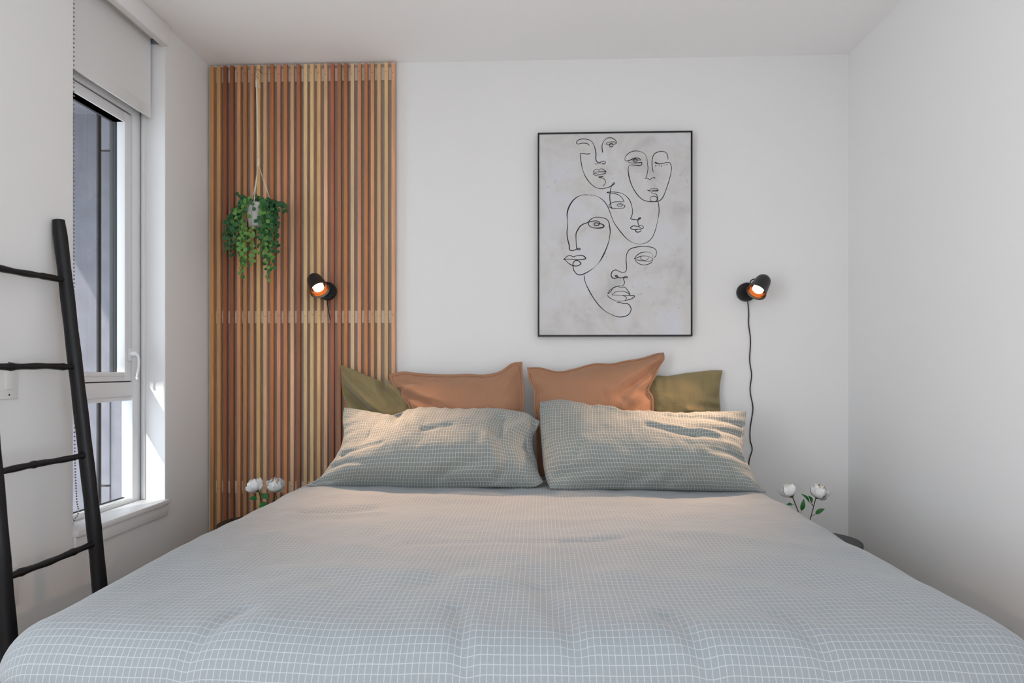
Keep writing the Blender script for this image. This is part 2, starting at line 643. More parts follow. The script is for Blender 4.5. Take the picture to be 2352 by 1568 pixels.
# sill and apron
box('sill', (-1.69, OY0 + 0.004, OZ0 - 0.002), (-1.571, OY1 + 0.004, OZ0 + 0.018), M['trim'], w1, bev=0.002)
box('apron', (XL, OY0 + 0.004, OZ0 - 0.049), (XL + 0.010, OY1 + 0.002, OZ0 - 0.002), M['trim'], w1, bev=0.0015)

# --- invented window openings behind the photographer, framing the added fill lights
for nm, a0, a1, z0, z1, side in (('fill_opening_left', SY0, SY1, SZ0, SZ1, 'x'), ('fill_opening_rear', RX0, RX1, RZ0, RZ1, 'y')):
    if side == 'x':
        w = tag(empty(nm, (XL, (a0 + a1) / 2, z0)), kind='structure')
        b = MB()
        ring(b, XL - 0.15, XL - 0.09, a0, a1, z0, z1, 0.05)
        b.build('outer_frame', M['vinyl'], w)
        box('sill', (XL - 0.06, a0, z0 - 0.02), (XL + 0.02, a1, z0), M['trim'], w)
    else:
        w = tag(empty(nm, ((a0 + a1) / 2, YR, z0)), kind='structure')
        b = MB()
        b.box((a0, YR - 0.15, z0), (a0 + 0.05, YR - 0.09, z1)).box((a1 - 0.05, YR - 0.15, z0), (a1, YR - 0.09, z1))
        b.box((a0, YR - 0.15, z0), (a1, YR - 0.09, z0 + 0.05)).box((a0, YR - 0.15, z1 - 0.05), (a1, YR - 0.09, z1))
        b.build('outer_frame', M['vinyl'], w)
        box('sill', (a0, YR - 0.06, z0 - 0.02), (a1, YR + 0.02, z0), M['trim'], w)

w = tag(empty('fill_opening_right', (XR, (QY0 + QY1) / 2, QZ0)), kind='structure')  # invented opening around the right-hand fill light
b = MB()
ring(b, XR + 0.07, XR + 0.12, QY0, QY1, QZ0, QZ1, 0.05)
b.build('outer_frame', M['vinyl'], w)
box('sill', (XR - 0.02, QY0, QZ0 - 0.02), (XR + 0.07, QY1, QZ0), M['trim'], w)

# --- invented flush ceiling light, added out of view to even out the room
cl = tag(empty('fill_light_ceiling', (0.0, 0.55, ZC)), 'added round fill light on the ceiling over the foot of the bed', 'lamp')
MB().lathe((0.0, 0.55, ZC), (0, 0, -1), [(0.0005, 0.0), (0.20, 0.0), (0.205, 0.02), (0.205, 0.05), (0.195, 0.055)], 48).build('rim', M['trim'], cl, smooth=True, angle=40)
MB().lathe((0.0, 0.55, ZC), (0, 0, -1), [(0.195, 0.050), (0.17, 0.062), (0.10, 0.072), (0.0005, 0.075)], 48).build('diffuser', M['diffuser'], cl, smooth=True)

# --- neighbouring facade seen through the glass
ext = tag(empty('wall_exterior', (-2.8, 4.2, -2.4)), kind='structure')
EY = 4.2
box('channel_backing', (-6.0, EY + 0.03, -2.4), (-1.85, EY + 0.12, 5.2), M['joint'], ext)
zj = (-2.4, -1.77, 0.369, 2.515, 4.66, 5.2)
for x0, x1, dy, cuts in ((-6.0, -2.830, 0.0, (-2.4, 5.2)), (-2.798, -2.745, 0.0, zj), (-2.742, -1.85, 0.012, (-2.4, 5.2))):
    for i in range(len(cuts) - 1):
        box('cladding_panel', (x0, EY + dy, cuts[i] + 0.007), (x1, EY + 0.03, cuts[i + 1] - 0.007), M['clad'], ext, bev=0.002)
box('sun_block_fin', (-2.75, -1.50, -2.4), (XL - WT, -1.32, 5.2), M['clad'], kind='structure')  # unseen fin, added to keep sun out of the side opening
box('sun_block_wall', (-3.2, -8.0, -2.4), (4.5, -6.0, 7.5), M['clad'], kind='structure')  # unseen block, added to keep sun out of the rear opening
box('shade_slab', (-3.53, -0.05, 2.75), (XL - WT, EY, 2.95), M['clad'], kind='structure')  # unseen overhang slab, placed to cast the diagonal shade on the facade

# ------------------------------------------------------------------ roller blind
rb = tag(empty('roller_blind', (XL, 2.52, 2.18)), 'white roller blind half drawn under its box valance at the window', 'roller blind')
b = MB()
b.box((-1.603, OY0 + 0.003, 2.490), (-1.572, OY1 - 0.003, ZC - 0.0015), 0.0015)
b.build('valance', M['trim'], rb, smooth=True, angle=40)
box('blind_fabric', (-1.6465, OY0 + 0.012, 2.23), (-1.6450, OY1 - 0.018, 2.53), M['blind'], rb)
box('hem_bar', (-1.650, OY0 + 0.012, 2.180), (-1.6415, OY1 - 0.018, 2.2305), M['blind'], rb, bev=0.003)
MB().lathe((-1.646, OY0 + 0.014, 2.535), (0, 1, 0), [(0.018, 0), (0.018, OY1 - OY0 - 0.034)], 20, True, True).build('roller_tube', M['blind'], rb, smooth=True, angle=40)
box('bracket', (-1.66, OY1 - 0.016, 2.500), (-1.61, OY1 - 0.0045, 2.556), M['steel'], rb, bev=0.002)
box('bracket', (-1.66, OY0 + 0.005, 2.500), (-1.61, OY0 + 0.012, 2.556), M['steel'], rb, bev=0.002)
b = MB()
path = cr([(-1.600, 2.257, 2.48), (-1.600, 2.257, 1.6), (-1.600, 2.260, 0.90), (-1.600, 2.270, 0.68), (-1.600, 2.280, 0.625), (-1.600, 2.268, 0.606),
           (-1.604, 2.254, 0.612), (-1.610, 2.249, 0.82), (-1.612, 2.248, 1.6), (-1.612, 2.248, 2.48)], 60)
acc, last = 0.0, path[0]
for q in path[1:]:
    acc += np.linalg.norm(q - last)
    last = q
    if acc > 0.0085:
        acc = 0
        b.ball(q, 0.0029, 6, 4)
b.build('bead_chain', M['chain'], rb, smooth=True)
MB().lathe((-1.608, 2.2405, 0.590), (0, 1, 0), [(0.012, 0), (0.013, 0.003), (0.013, 0.010), (0.010, 0.013)], 18, True, True).build('chain_tensioner', M['clear'], rb, smooth=True, angle=40)

# ------------------------------------------------------------------ switch and outlet on the left wall
sw = tag(empty('light_switch', (XL, 1.952, 1.028)), 'white rocker light switch plate on the left wall', 'light switch')
box('cover_plate', (XL, 1.914, 1.028), (XL + 0.007, 1.990, 1.150), M['plate'], sw, bev=0.004)
box('rocker', (XL + 0.004, 1.935, 1.056), (XL + 0.011, 1.969, 1.122), M['plate'], sw, bev=0.002)
for z in (1.041, 1.137):
    MB().lathe((XL + 0.0065, 1.952, z), (1, 0, 0), [(0.003, 0), (0.003, 0.0012)], 10, False, True).build('screw', M['slot'], sw)
ol = tag(empty('power_outlet', (XL, 1.952, 0.402)), 'white double power outlet low on the left wall', 'power outlet')
box('cover_plate', (XL, 1.914, 0.402), (XL + 0.007, 1.990, 0.522), M['plate'], ol, bev=0.004)
box('receptacle', (XL + 0.004, 1.935, 0.428), (XL + 0.009, 1.969, 0.496), M['plate'], ol, bev=0.002)
for z in (0.446, 0.478):
    b = MB()
    b.box((XL + 0.0086, 1.944, z - 0.004), (XL + 0.0096, 1.946, z + 0.004)).box((XL + 0.0086, 1.958, z - 0.004), (XL + 0.0096, 1.960, z + 0.004))
    b.lathe((XL + 0.0086, 1.952, z - 0.009), (1, 0, 0), [(0.0022, 0), (0.0022, 0.001)], 8, False, True)
    b.build('socket_slot', M['slot'], ol)

# ------------------------------------------------------------------ blanket ladder
ld = tag(empty('blanket_ladder', (-1.40, 1.955, 0)), 'black stained wooden blanket ladder leaning against the left wall', 'ladder')


def rail_x(z):
    return -1.398 - 0.1075 * z + 0.012 * math.sin(z * 1.9)


for yr, sgn in ((2.140, 1), (1.766, -1)):
    pts, rr = [], []
    for i in range(33):
        z = 1.605 * i / 32
        pts.append((rail_x(z), yr + 0.004 * sgn * math.sin(z * 4.1), z))
        rr.append(0.0232 - 0.0030 * i / 32 + 0.0006 * math.sin(i * 1.7))
    rr[0] *= 0.9
    rr[-1] *= 0.9
    MB().tube(pts, rr, 14).build('rail', M['black_wood'], ld, smooth=True, angle=50)
for i, z in enumerate((1.407, 1.126, 0.838, 0.549, 0.262)):
    pts, rr = [], []
    kn = 1.83 + 0.08 * ((i * 7) % 3) / 2
    for k in range(29):
        y = 1.756 + (2.148 - 1.756) * k / 28
        r = 0.0098 + 0.0008 * math.sin(k * 0.9 + i)
        r += 0.0028 * math.exp(-((y - kn) / 0.007) ** 2) + 0.0022 * math.exp(-((y - kn - 0.21) / 0.007) ** 2)
        pts.append((rail_x(z) + 0.001 * math.sin(k * 0.5 + i), y, z + 0.0012 * math.sin(k * 0.35 + i * 2)))
        rr.append(r)
    MB().tube(pts, rr, 10).build('rung', M['black_wood'], ld, smooth=True)

# ------------------------------------------------------------------ cedar slat panel
SF = 3.160                                  # front of the slats
sp_ = tag(empty('slat_wall_panel', (-1.126, YB, 0.0)), 'floor to ceiling panel of vertical cedar slats beside the window', 'wall panel')
for z0, z1 in ((2.494, 2.555), (1.337, 1.396), (0.520, 0.579), (0.05, 0.11)):
    box('batten', (-1.552, YB - 0.0105, z0), (-0.684, YB - 0.0005, z1), M['batten'], sp_, bev=0.001)
box('backing_board', (-1.575, YB - 0.0004, 0.02), (-0.678, YB, ZC - 0.004), M['backing'], sp_)
HUES = [(176, 118, 60), (180, 126, 72), (134, 72, 40), (142, 80, 44), (184, 124, 80), (170, 112, 68), (180, 122, 82), (200, 156, 98), (198, 148, 110),
        (166, 100, 50), (180, 120, 88), (178, 112, 68), (198, 150, 114), (148, 88, 56), (200, 160, 116), (206, 166, 116), (202, 152, 98), (206, 156, 118),
        (160, 88, 60), (160, 98, 58), (168, 104, 58), (210, 172, 136), (186, 128, 94), (172, 108, 62), (192, 136, 94), (206, 162, 116), (210, 168, 122), (196, 142, 108)]
slat_mesh = None
NS = len(HUES)
XJ = [-1.562 + (0.8725 / 27) * i for i in range(NS)]
jit = random.Random(3)
for i in range(NS):
    x = XJ[i] + jit.uniform(-0.0016, 0.0016)
    if slat_mesh is None:
        o = MB().box((-0.0084, SF, 0.02), (0.0084, YB - 0.011, 2.5685), 0.0012, 1).build('slat', M['cedar'], None, smooth=True, angle=40)
        slat_mesh = o.data
        me_off = Vector((0, YB, 0))
        for v in slat_mesh.vertices:
            v.co -= me_off
    else:
        o = bpy.data.objects.new('slat', slat_mesh)
        COL.objects.link(o)
    o.parent = sp_
    o.location = (x + 1.126, jit.uniform(-0.0012, 0.0), jit.uniform(-0.002, 0.002))
    hue = [c * k for c, k in zip(lin(HUES[i]), (1.0, 1.05, 0.97))]
    grey = 0.35 * hue[0] + 0.5 * hue[1] + 0.15 * hue[2]
    gain = min(1.36, 0.76 / hue[0])
    o.color = tuple(gain * (0.87 * c + 0.13 * grey) for c in hue[:3]) + (1.0,)
# nail heads, one mesh per batten row
for zr in (2.522, 1.372, 0.552):
    b = MB()
    for i in range(NS):
        b.lathe((XJ[i] + jit.uniform(-0.003, 0.003), SF - 0.0012, zr + jit.uniform(-0.006, 0.008)), (0, 1, 0), [(0.0005, -0.0005), (0.0019, 0), (0.0019, 0.002)], 6, True)
    b.build('nail_row', M['nail'], sp_, kind='stuff')

# ------------------------------------------------------------------ hanging plant
PX, PY, PZ = -1.300, 3.088, 1.777           # base of pot
hk = MB()
hk.tube(cr([(-1.322, 3.179, 2.532), (-1.322, 3.150, 2.534), (-1.322, 3.118, 2.528), (-1.322, 3.104, 2.508), (-1.322, 3.113, 2.489), (-1.322, 3.128, 2.492)], 6), 0.0019, 8)
hk = hk.build('cup_hook', M['wire'], None, smooth=True, loc=(-1.322, 3.18, 2.53))
tag(hk, 'small wire hook screwed into the top of the slat panel', 'hook')

hp = tag(empty('hanging_plant', (PX, PY, PZ)), 'trailing green plant in a grey pot hung by a white cord before the slats', 'plant')
prof = [(0.0005, 0.001), (0.046, 0.0), (0.049, 0.004), (0.055, 0.05), (0.060, 0.100), (0.0605, 0.106), (0.057, 0.1065), (0.053, 0.098), (0.050, 0.085)]
MB().lathe((PX, PY, PZ), (0, 0, 1), prof, 40).build('pot', M['pot'], hp, smooth=True, angle=50)
MB().lathe((PX, PY, PZ + 0.088), (0, 0, 1), [(0.0005, 0.006), (0.03, 0.004), (0.0515, 0)], 24).build('soil', M['soil'], hp, smooth=True)
KN = (-1.312, 3.104, 2.094)
cordp = MB()
cordp.tube([(-1.322, 3.106, 2.486), (-1.320, 3.105, 2.40), (-1.316, 3.104, 2.25), (KN[0], KN[1], KN[2])], [0.0036, 0.0036, 0.0034, 0.0034], 8)
cordp.build('cord', M['cord'], hp, smooth=True)
b = MB()
b.tube([(-1.322, 3.106, 2.47), (-1.321, 3.105, 2.44)], 0.0058, 10)
MB().tube([(KN[0], KN[1], KN[2] + 0.012), (KN[0], KN[1], KN[2] - 0.028)], 0.0052, 10).build('knot', M['cord'], hp, smooth=True)
b.tube([(-1.321, 3.103, 2.452), (-1.306, 3.098, 2.448), (-1.300, 3.094, 2.432)], 0.0015, 6)
b.tube([(-1.321, 3.103, 2.450), (-1.308, 3.096, 2.442), (-1.304, 3.092, 2.424)], 0.0013, 6)
b.build('knot', M['cord'], hp, smooth=True)
for ang in (268, 150, 28):
    a = math.radians(ang)
    MB().tube([(KN[0], KN[1], KN[2] - 0.02), (PX + 0.0585 * math.cos(a), PY + 0.0585 * math.sin(a), PZ + 0.100)], 0.0019, 6).build('cord', M['cord'], hp, smooth=True)


def leaf_mesh(name, m, r):
    b = MB()
    vs = [(0, 0, -0.0015)]
    for k in range(9):
        a = 2 * math.pi * k / 9
        rr = r * (1.0 - 0.16 * (math.cos(a) < -0.7) + 0.05 * math.cos(2 * a))
        vs.append((rr * math.cos(a) + r * 0.85, rr * math.sin(a), 0.0018 * abs(math.sin(a)) - 0.0012 * (math.cos(a) > 0.5)))
    vs[0] = (r * 0.85, 0, -0.0012)
    fs = [(0, 1 + k, 1 + (k + 1) % 9) for k in range(9)]
    k0 = len(vs)
    vs += [(0, 0.0005, 0), (0, -0.0005, 0), (r * 0.3, 0, -0.0008)]
    fs.append((k0, k0 + 1, k0 + 2))
    me = bpy.data.meshes.new(name)
    me.from_pydata(vs, [], fs)
    for p in me.polygons:
        p.use_smooth = True
    me.materials.append(m)
    return me


LEAF = {k: [leaf_mesh('leaf', M['leaf_' + k], r) for r in (0.0082, 0.0102, 0.0122)] for k in 'dml'}
pr = random.Random(11)
# (end x, end z, depth in front of the pot axis, light share, thickness of growth)
TR = [(-0.150, -0.125, -0.030, .1, 1), (-0.140, -0.165, -0.045, .1, 1), (-0.118, -0.185, -0.02, .15, 1), (-0.125, -0.085, -0.03, .0, 1), (-0.095, -0.14, -0.06, .1, 1),
      (-0.085, -0.10, -0.045, .0, 1), (-0.075, -0.17, -0.05, .2, 1), (-0.110, -0.02, -0.03, .0, 1), (-0.100, -0.06, -0.03, .05, 1),
      (-0.050, -0.285, -0.072, .75, 1), (-0.040, -0.24, -0.075, .8, 1), (-0.060, -0.22, -0.06, .45, 1), (-0.005, -0.23, -0.07, .8, 1), (-0.030, -0.18, -0.07, .6, .8),
      (0.062, -0.300, -0.055, .45, 1), (0.080, -0.255, -0.05, .35, 1), (0.100, -0.185, -0.04, .2, 1), (0.095, -0.13, -0.04, .15, 1), (0.050, -0.22, -0.065, .6, 1),
      (0.045, -0.15, -0.07, .3, 1), (0.075, -0.09, -0.06, .15, 1), (0.060, -0.05, -0.06, .05, 1), (0.095, -0.05, -0.03, .05, 1), (0.070, -0.17, -0.055, .35, 1), (0.030, -0.19, -0.06, .4, .7),
      (0.132, 0.015, -0.035, .0, 1), (0.110, 0.055, -0.02, .0, 1), (0.075, 0.045, -0.03, .0, 1), (0.100, 0.02, -0.04, .0, 1),
      (-0.088, 0.098, -0.02, .0, .8), (-0.060, 0.075, -0.03, .0, 1), (-0.020, 0.098, -0.01, .0, 1), (0.010, 0.088, -0.02, .0, 1), (0.040, 0.070, -0.02, .0, 1), (-0.01, 0.062, -0.04, .0, 1),
      (-0.075, 0.03, -0.05, .0, 1), (0.055, 0.02, -0.05, .0, 1)]
leaves = []
stem_mb = MB()
CZ0 = PZ + 0.052
for ex, ez, dy, ls, dens in TR:
    st = Vector((PX + 0.25 * ex, PY + 0.3 * dy, PZ + 0.094))
    en = Vector((PX + ex, PY + dy, CZ0 + ez))
    if ez < 0.05:
        r = Vector((ex, dy if abs(ex) < 0.07 else dy * 0.6, 0)).normalized()
        rim = Vector((PX, PY, PZ + 0.112)) + r * 0.066
        mid = Vector((PX + ex * 0.92 + pr.uniform(-.008, .008), PY + dy * 1.05, (rim.z + en.z) / 2 + 0.01))
        if abs(ex) < 0.07:
            mid.y = min(mid.y, PY - 0.068)
        ctrl = [st, rim, mid, en]
    else:
        ctrl = [st, (st + en) / 2 + Vector((ex * 0.1, 0, 0.012)), en]
    pts = [Vector(p) for p in cr(ctrl, 14)]
    for i in range(1, len(pts) - 1):
        pts[i] += Vector((noise.noise(pts[i] * 30), noise.noise(pts[i] * 30 + Vector((9, 0, 0))) * 0.5, noise.noise(pts[i] * 30 + Vector((0, 9, 0))))) * 0.006
        pts[i].y = min(pts[i].y, SF - 0.012)
    stem_mb.tube(pts, [0.0012 - 0.0006 * i / len(pts) for i in range(len(pts))], 5)
    acc, side = 0.0, 1
    for i in range(1, len(pts)):
        seg = (pts[i] - pts[i - 1]).length
        acc += seg
        if acc > 0.0092 / dens or i == len(pts) - 1:
            acc = 0
            side = -side
            f = i / len(pts)
            if pts[i].z > PZ + 0.1 and f < 0.25:
                continue
            over = abs(pts[i].x - PX + 0.012) < 0.044 and PZ - 0.004 < pts[i].z < PZ + 0.1 and pts[i].y < PY
            if over and pr.random() < 0.86:
                continue
            kind = 'l' if pr.random() < ls * (0.35 + 0.9 * f) else ('m' if pr.random() < 0.38 + 0.3 * f else 'd')
            face = Vector((pr.uniform(-.6, .6) + 0.2 * side, -1.0, pr.uniform(-.25, .75))).normalized()
            d = Vector((side * pr.uniform(.3, 1), 0, pr.uniform(-1.0, .35)))
            d = (d - face * d.dot(face)).normalized()
            leaves.append((pts[i].copy(), d, face, kind, pr.choice((0, 1, 1, 2)) if f < 0.9 else pr.choice((0, 0, 1))))
stem_mb.build('stem', M['stem'], hp, smooth=True)
pr.shuffle(leaves)
leaves.sort(key=lambda q: q[0].y)            # nearest first
fol = MB()
for i, (p, d, n, kind, sz) in enumerate(leaves):
    R = Matrix((d, n.cross(d), n)).transposed().to_4x4()
    me = LEAF[kind][sz]
    if i < 298:
        o = bpy.data.objects.new('leaf', me)
        COL.objects.link(o)
        o.parent = hp
        o.matrix_local = Matrix.Translation(p - Vector((PX, PY, PZ))) @ R
    else:
        fol.add([p + R.to_3x3() @ v.co for v in me.vertices], [tuple(q.vertices) for q in me.polygons])
if fol.v:
    fol.build('foliage', M['leaf_d'], hp, smooth=True, kind='stuff')

# ------------------------------------------------------------------ reading lamps


def wall_lamp(base, shade_c, axis, label, cord_pts, loop):
    base, c, ax = Vector(base), Vector(shade_c), Vector(axis).normalized()
    t = tag(empty('wall_lamp', base), label, 'lamp', 'reading lamps over the pillows')
    MB().lathe(base, (0, -1, 0), [(0.041, 0.0), (0.0435, 0.002), (0.0435, 0.024), (0.041, 0.028), (0.0005, 0.0285)], 40, True).build('mount_disc', M['lamp'], t, smooth=True, angle=35)
    L = 0.052
    back = c - ax * (L - 0.012)
    a0 = base + Vector((0, -0.027, 0.0))
    MB().tube([a0, a0 + Vector((0, -0.014, 0.004)), (a0 + back) / 2 + Vector((0, 0, 0.006)), c - ax * 0.012], 0.0085, 12).build('arm', M['lamp'], t, smooth=True)
    tip = c - ax * L
    sh = [(0.0005, 0.0), (0.014, 0.0015), (0.0245, 0.007), (0.031, 0.016), (0.0345, 0.028), (0.037, 0.045), (0.0400, 0.070), (0.0435, 0.095), (0.0462, 0.104),
          (0.0450, 0.1045), (0.0425, 0.0955), (0.0395, 0.080)]
    s = MB().lathe(tip, ax, sh, 40).build('shade', M['lamp'], t, smooth=True, angle=50)
    MB().lathe(tip, ax, [(0.0415, 0.0945), (0.0390, 0.088), (0.0395, 0.084), (0.0365, 0.078), (0.0350, 0.070), (0.0255, 0.0665)], 40).build('reflector', M['reflector'], s, smooth=True, angle=30)
    MB().lathe(tip, ax, [(0.0246, 0.066), (0.0246, 0.0860), (0.021, 0.0895), (0.010, 0.0918), (0.0005, 0.0922)], 32).build('bulb', M['bulb'], s, smooth=True)
    sw_ = MB().lathe(base + Vector((0.0, -0.0285, -0.024)), (0, -1, 0), [(0.0035, 0), (0.003, 0.006), (0.0005, 0.0065)], 10)
    sw_.build('toggle', M['lamp'], t, smooth=True)
    if loop:
        MB().tube(cr([base + Vector((0.012, -0.026, 0.036)), base + Vector((0.016, -0.035, 0.052)), base + Vector((0.028, -0.05, 0.056)), c - ax * 0.024 + Vector((-0.012, 0, 0.012))], 8), 0.0028, 8).build('cable_loop', M['cable'], t, smooth=True)
    MB().tube([Vector(p) for p in cr(cord_pts, 8)], 0.0026, 8).build('cable', M['cable'], t, smooth=True)
    ld_ = bpy.data.lights.new('lamp_beam', 'SPOT')
    ld_.energy = 84.0
    ld_.color = (1.0, 0.60, 0.36)
    ld_.spot_size = math.radians(74)
    ld_.spot_blend = 0.9
    ld_.shadow_soft_size = 0.018
    lo = bpy.data.objects.new('lamp_beam', ld_)
    COL.objects.link(lo)
    lo.parent = t
    lo.location = tip + ax * 0.0945 - base
    lo.rotation_euler = ax.to_track_quat('-Z', 'Y').to_euler()
    return t


wall_lamp((-1.000, SF, 1.486), (-1.022, 3.058, 1.512), (0.50, -0.51, -0.70),
          'black reading lamp with lit bulb mounted on the cedar slats',
          [(-1.000, 3.150, 1.446), (-0.998, 3.146, 1.42), (-0.991, 3.155, 1.37), (-0.9895, 3.172, 1.31), (-0.9885, 3.176, 1.1), (-0.988, 3.176, 0.6), (-0.988, 3.176, 0.14)], False)
wall_lamp((0.968, YB, 1.476), (1.003, 3.080, 1.498), (-0.55, -0.44, -0.71),
          'black reading lamp with lit bulb and dangling cable on the white wall',
          [(0.973, 3.172, 1.433), (0.979, 3.183, 1.405), (0.982, 3.186, 1.37), (0.981, 3.186, 1.33), (0.990, 3.186, 1.25), (0.986, 3.186, 1.16), (0.995, 3.186, 1.09),
           (0.988, 3.186, 1.02), (1.000, 3.186, 0.95), (1.000, 3.186, 0.915), (0.989, 3.186, 0.84), (0.989, 3.186, 0.785), (0.998, 3.186, 0.74), (0.982, 3.186, 0.67),
           (0.986, 3.186, 0.5), (0.985, 3.186, 0.3)], True)

# ------------------------------------------------------------------ framed line drawing
FX0, FX1, FZ0, FZ1, FY = -0.004, 0.715, 1.270, 2.225, 3.155
pc = tag(empty('framed_picture', ((FX0 + FX1) / 2, YB, FZ0)), 'black framed one-line ink drawing of five faces above the bed', 'picture')
fw = 0.0065
box('frame_rail', (FX0, FY, FZ0), (FX1, YB - 0.001, FZ0 + fw), M['frame'], pc, bev=0.0008)
box('frame_rail', (FX0, FY, FZ1 - fw), (FX1, YB - 0.001, FZ1), M['frame'], pc, bev=0.0008)
box('frame_stile', (FX0, FY, FZ0 + fw), (FX0 + fw, YB - 0.001, FZ1 - fw), M['frame'], pc, bev=0.0008)
box('frame_stile', (FX1 - fw, FY, FZ0 + fw), (FX1, YB - 0.001, FZ1 - fw), M['frame'], pc, bev=0.0008)
box('canvas', (FX0 + fw + 0.001, FY + 0.004, FZ0 + fw + 0.001), (FX1 - fw - 0.001, FY + 0.02, FZ1 - fw - 0.001), M['canvas'], pc)
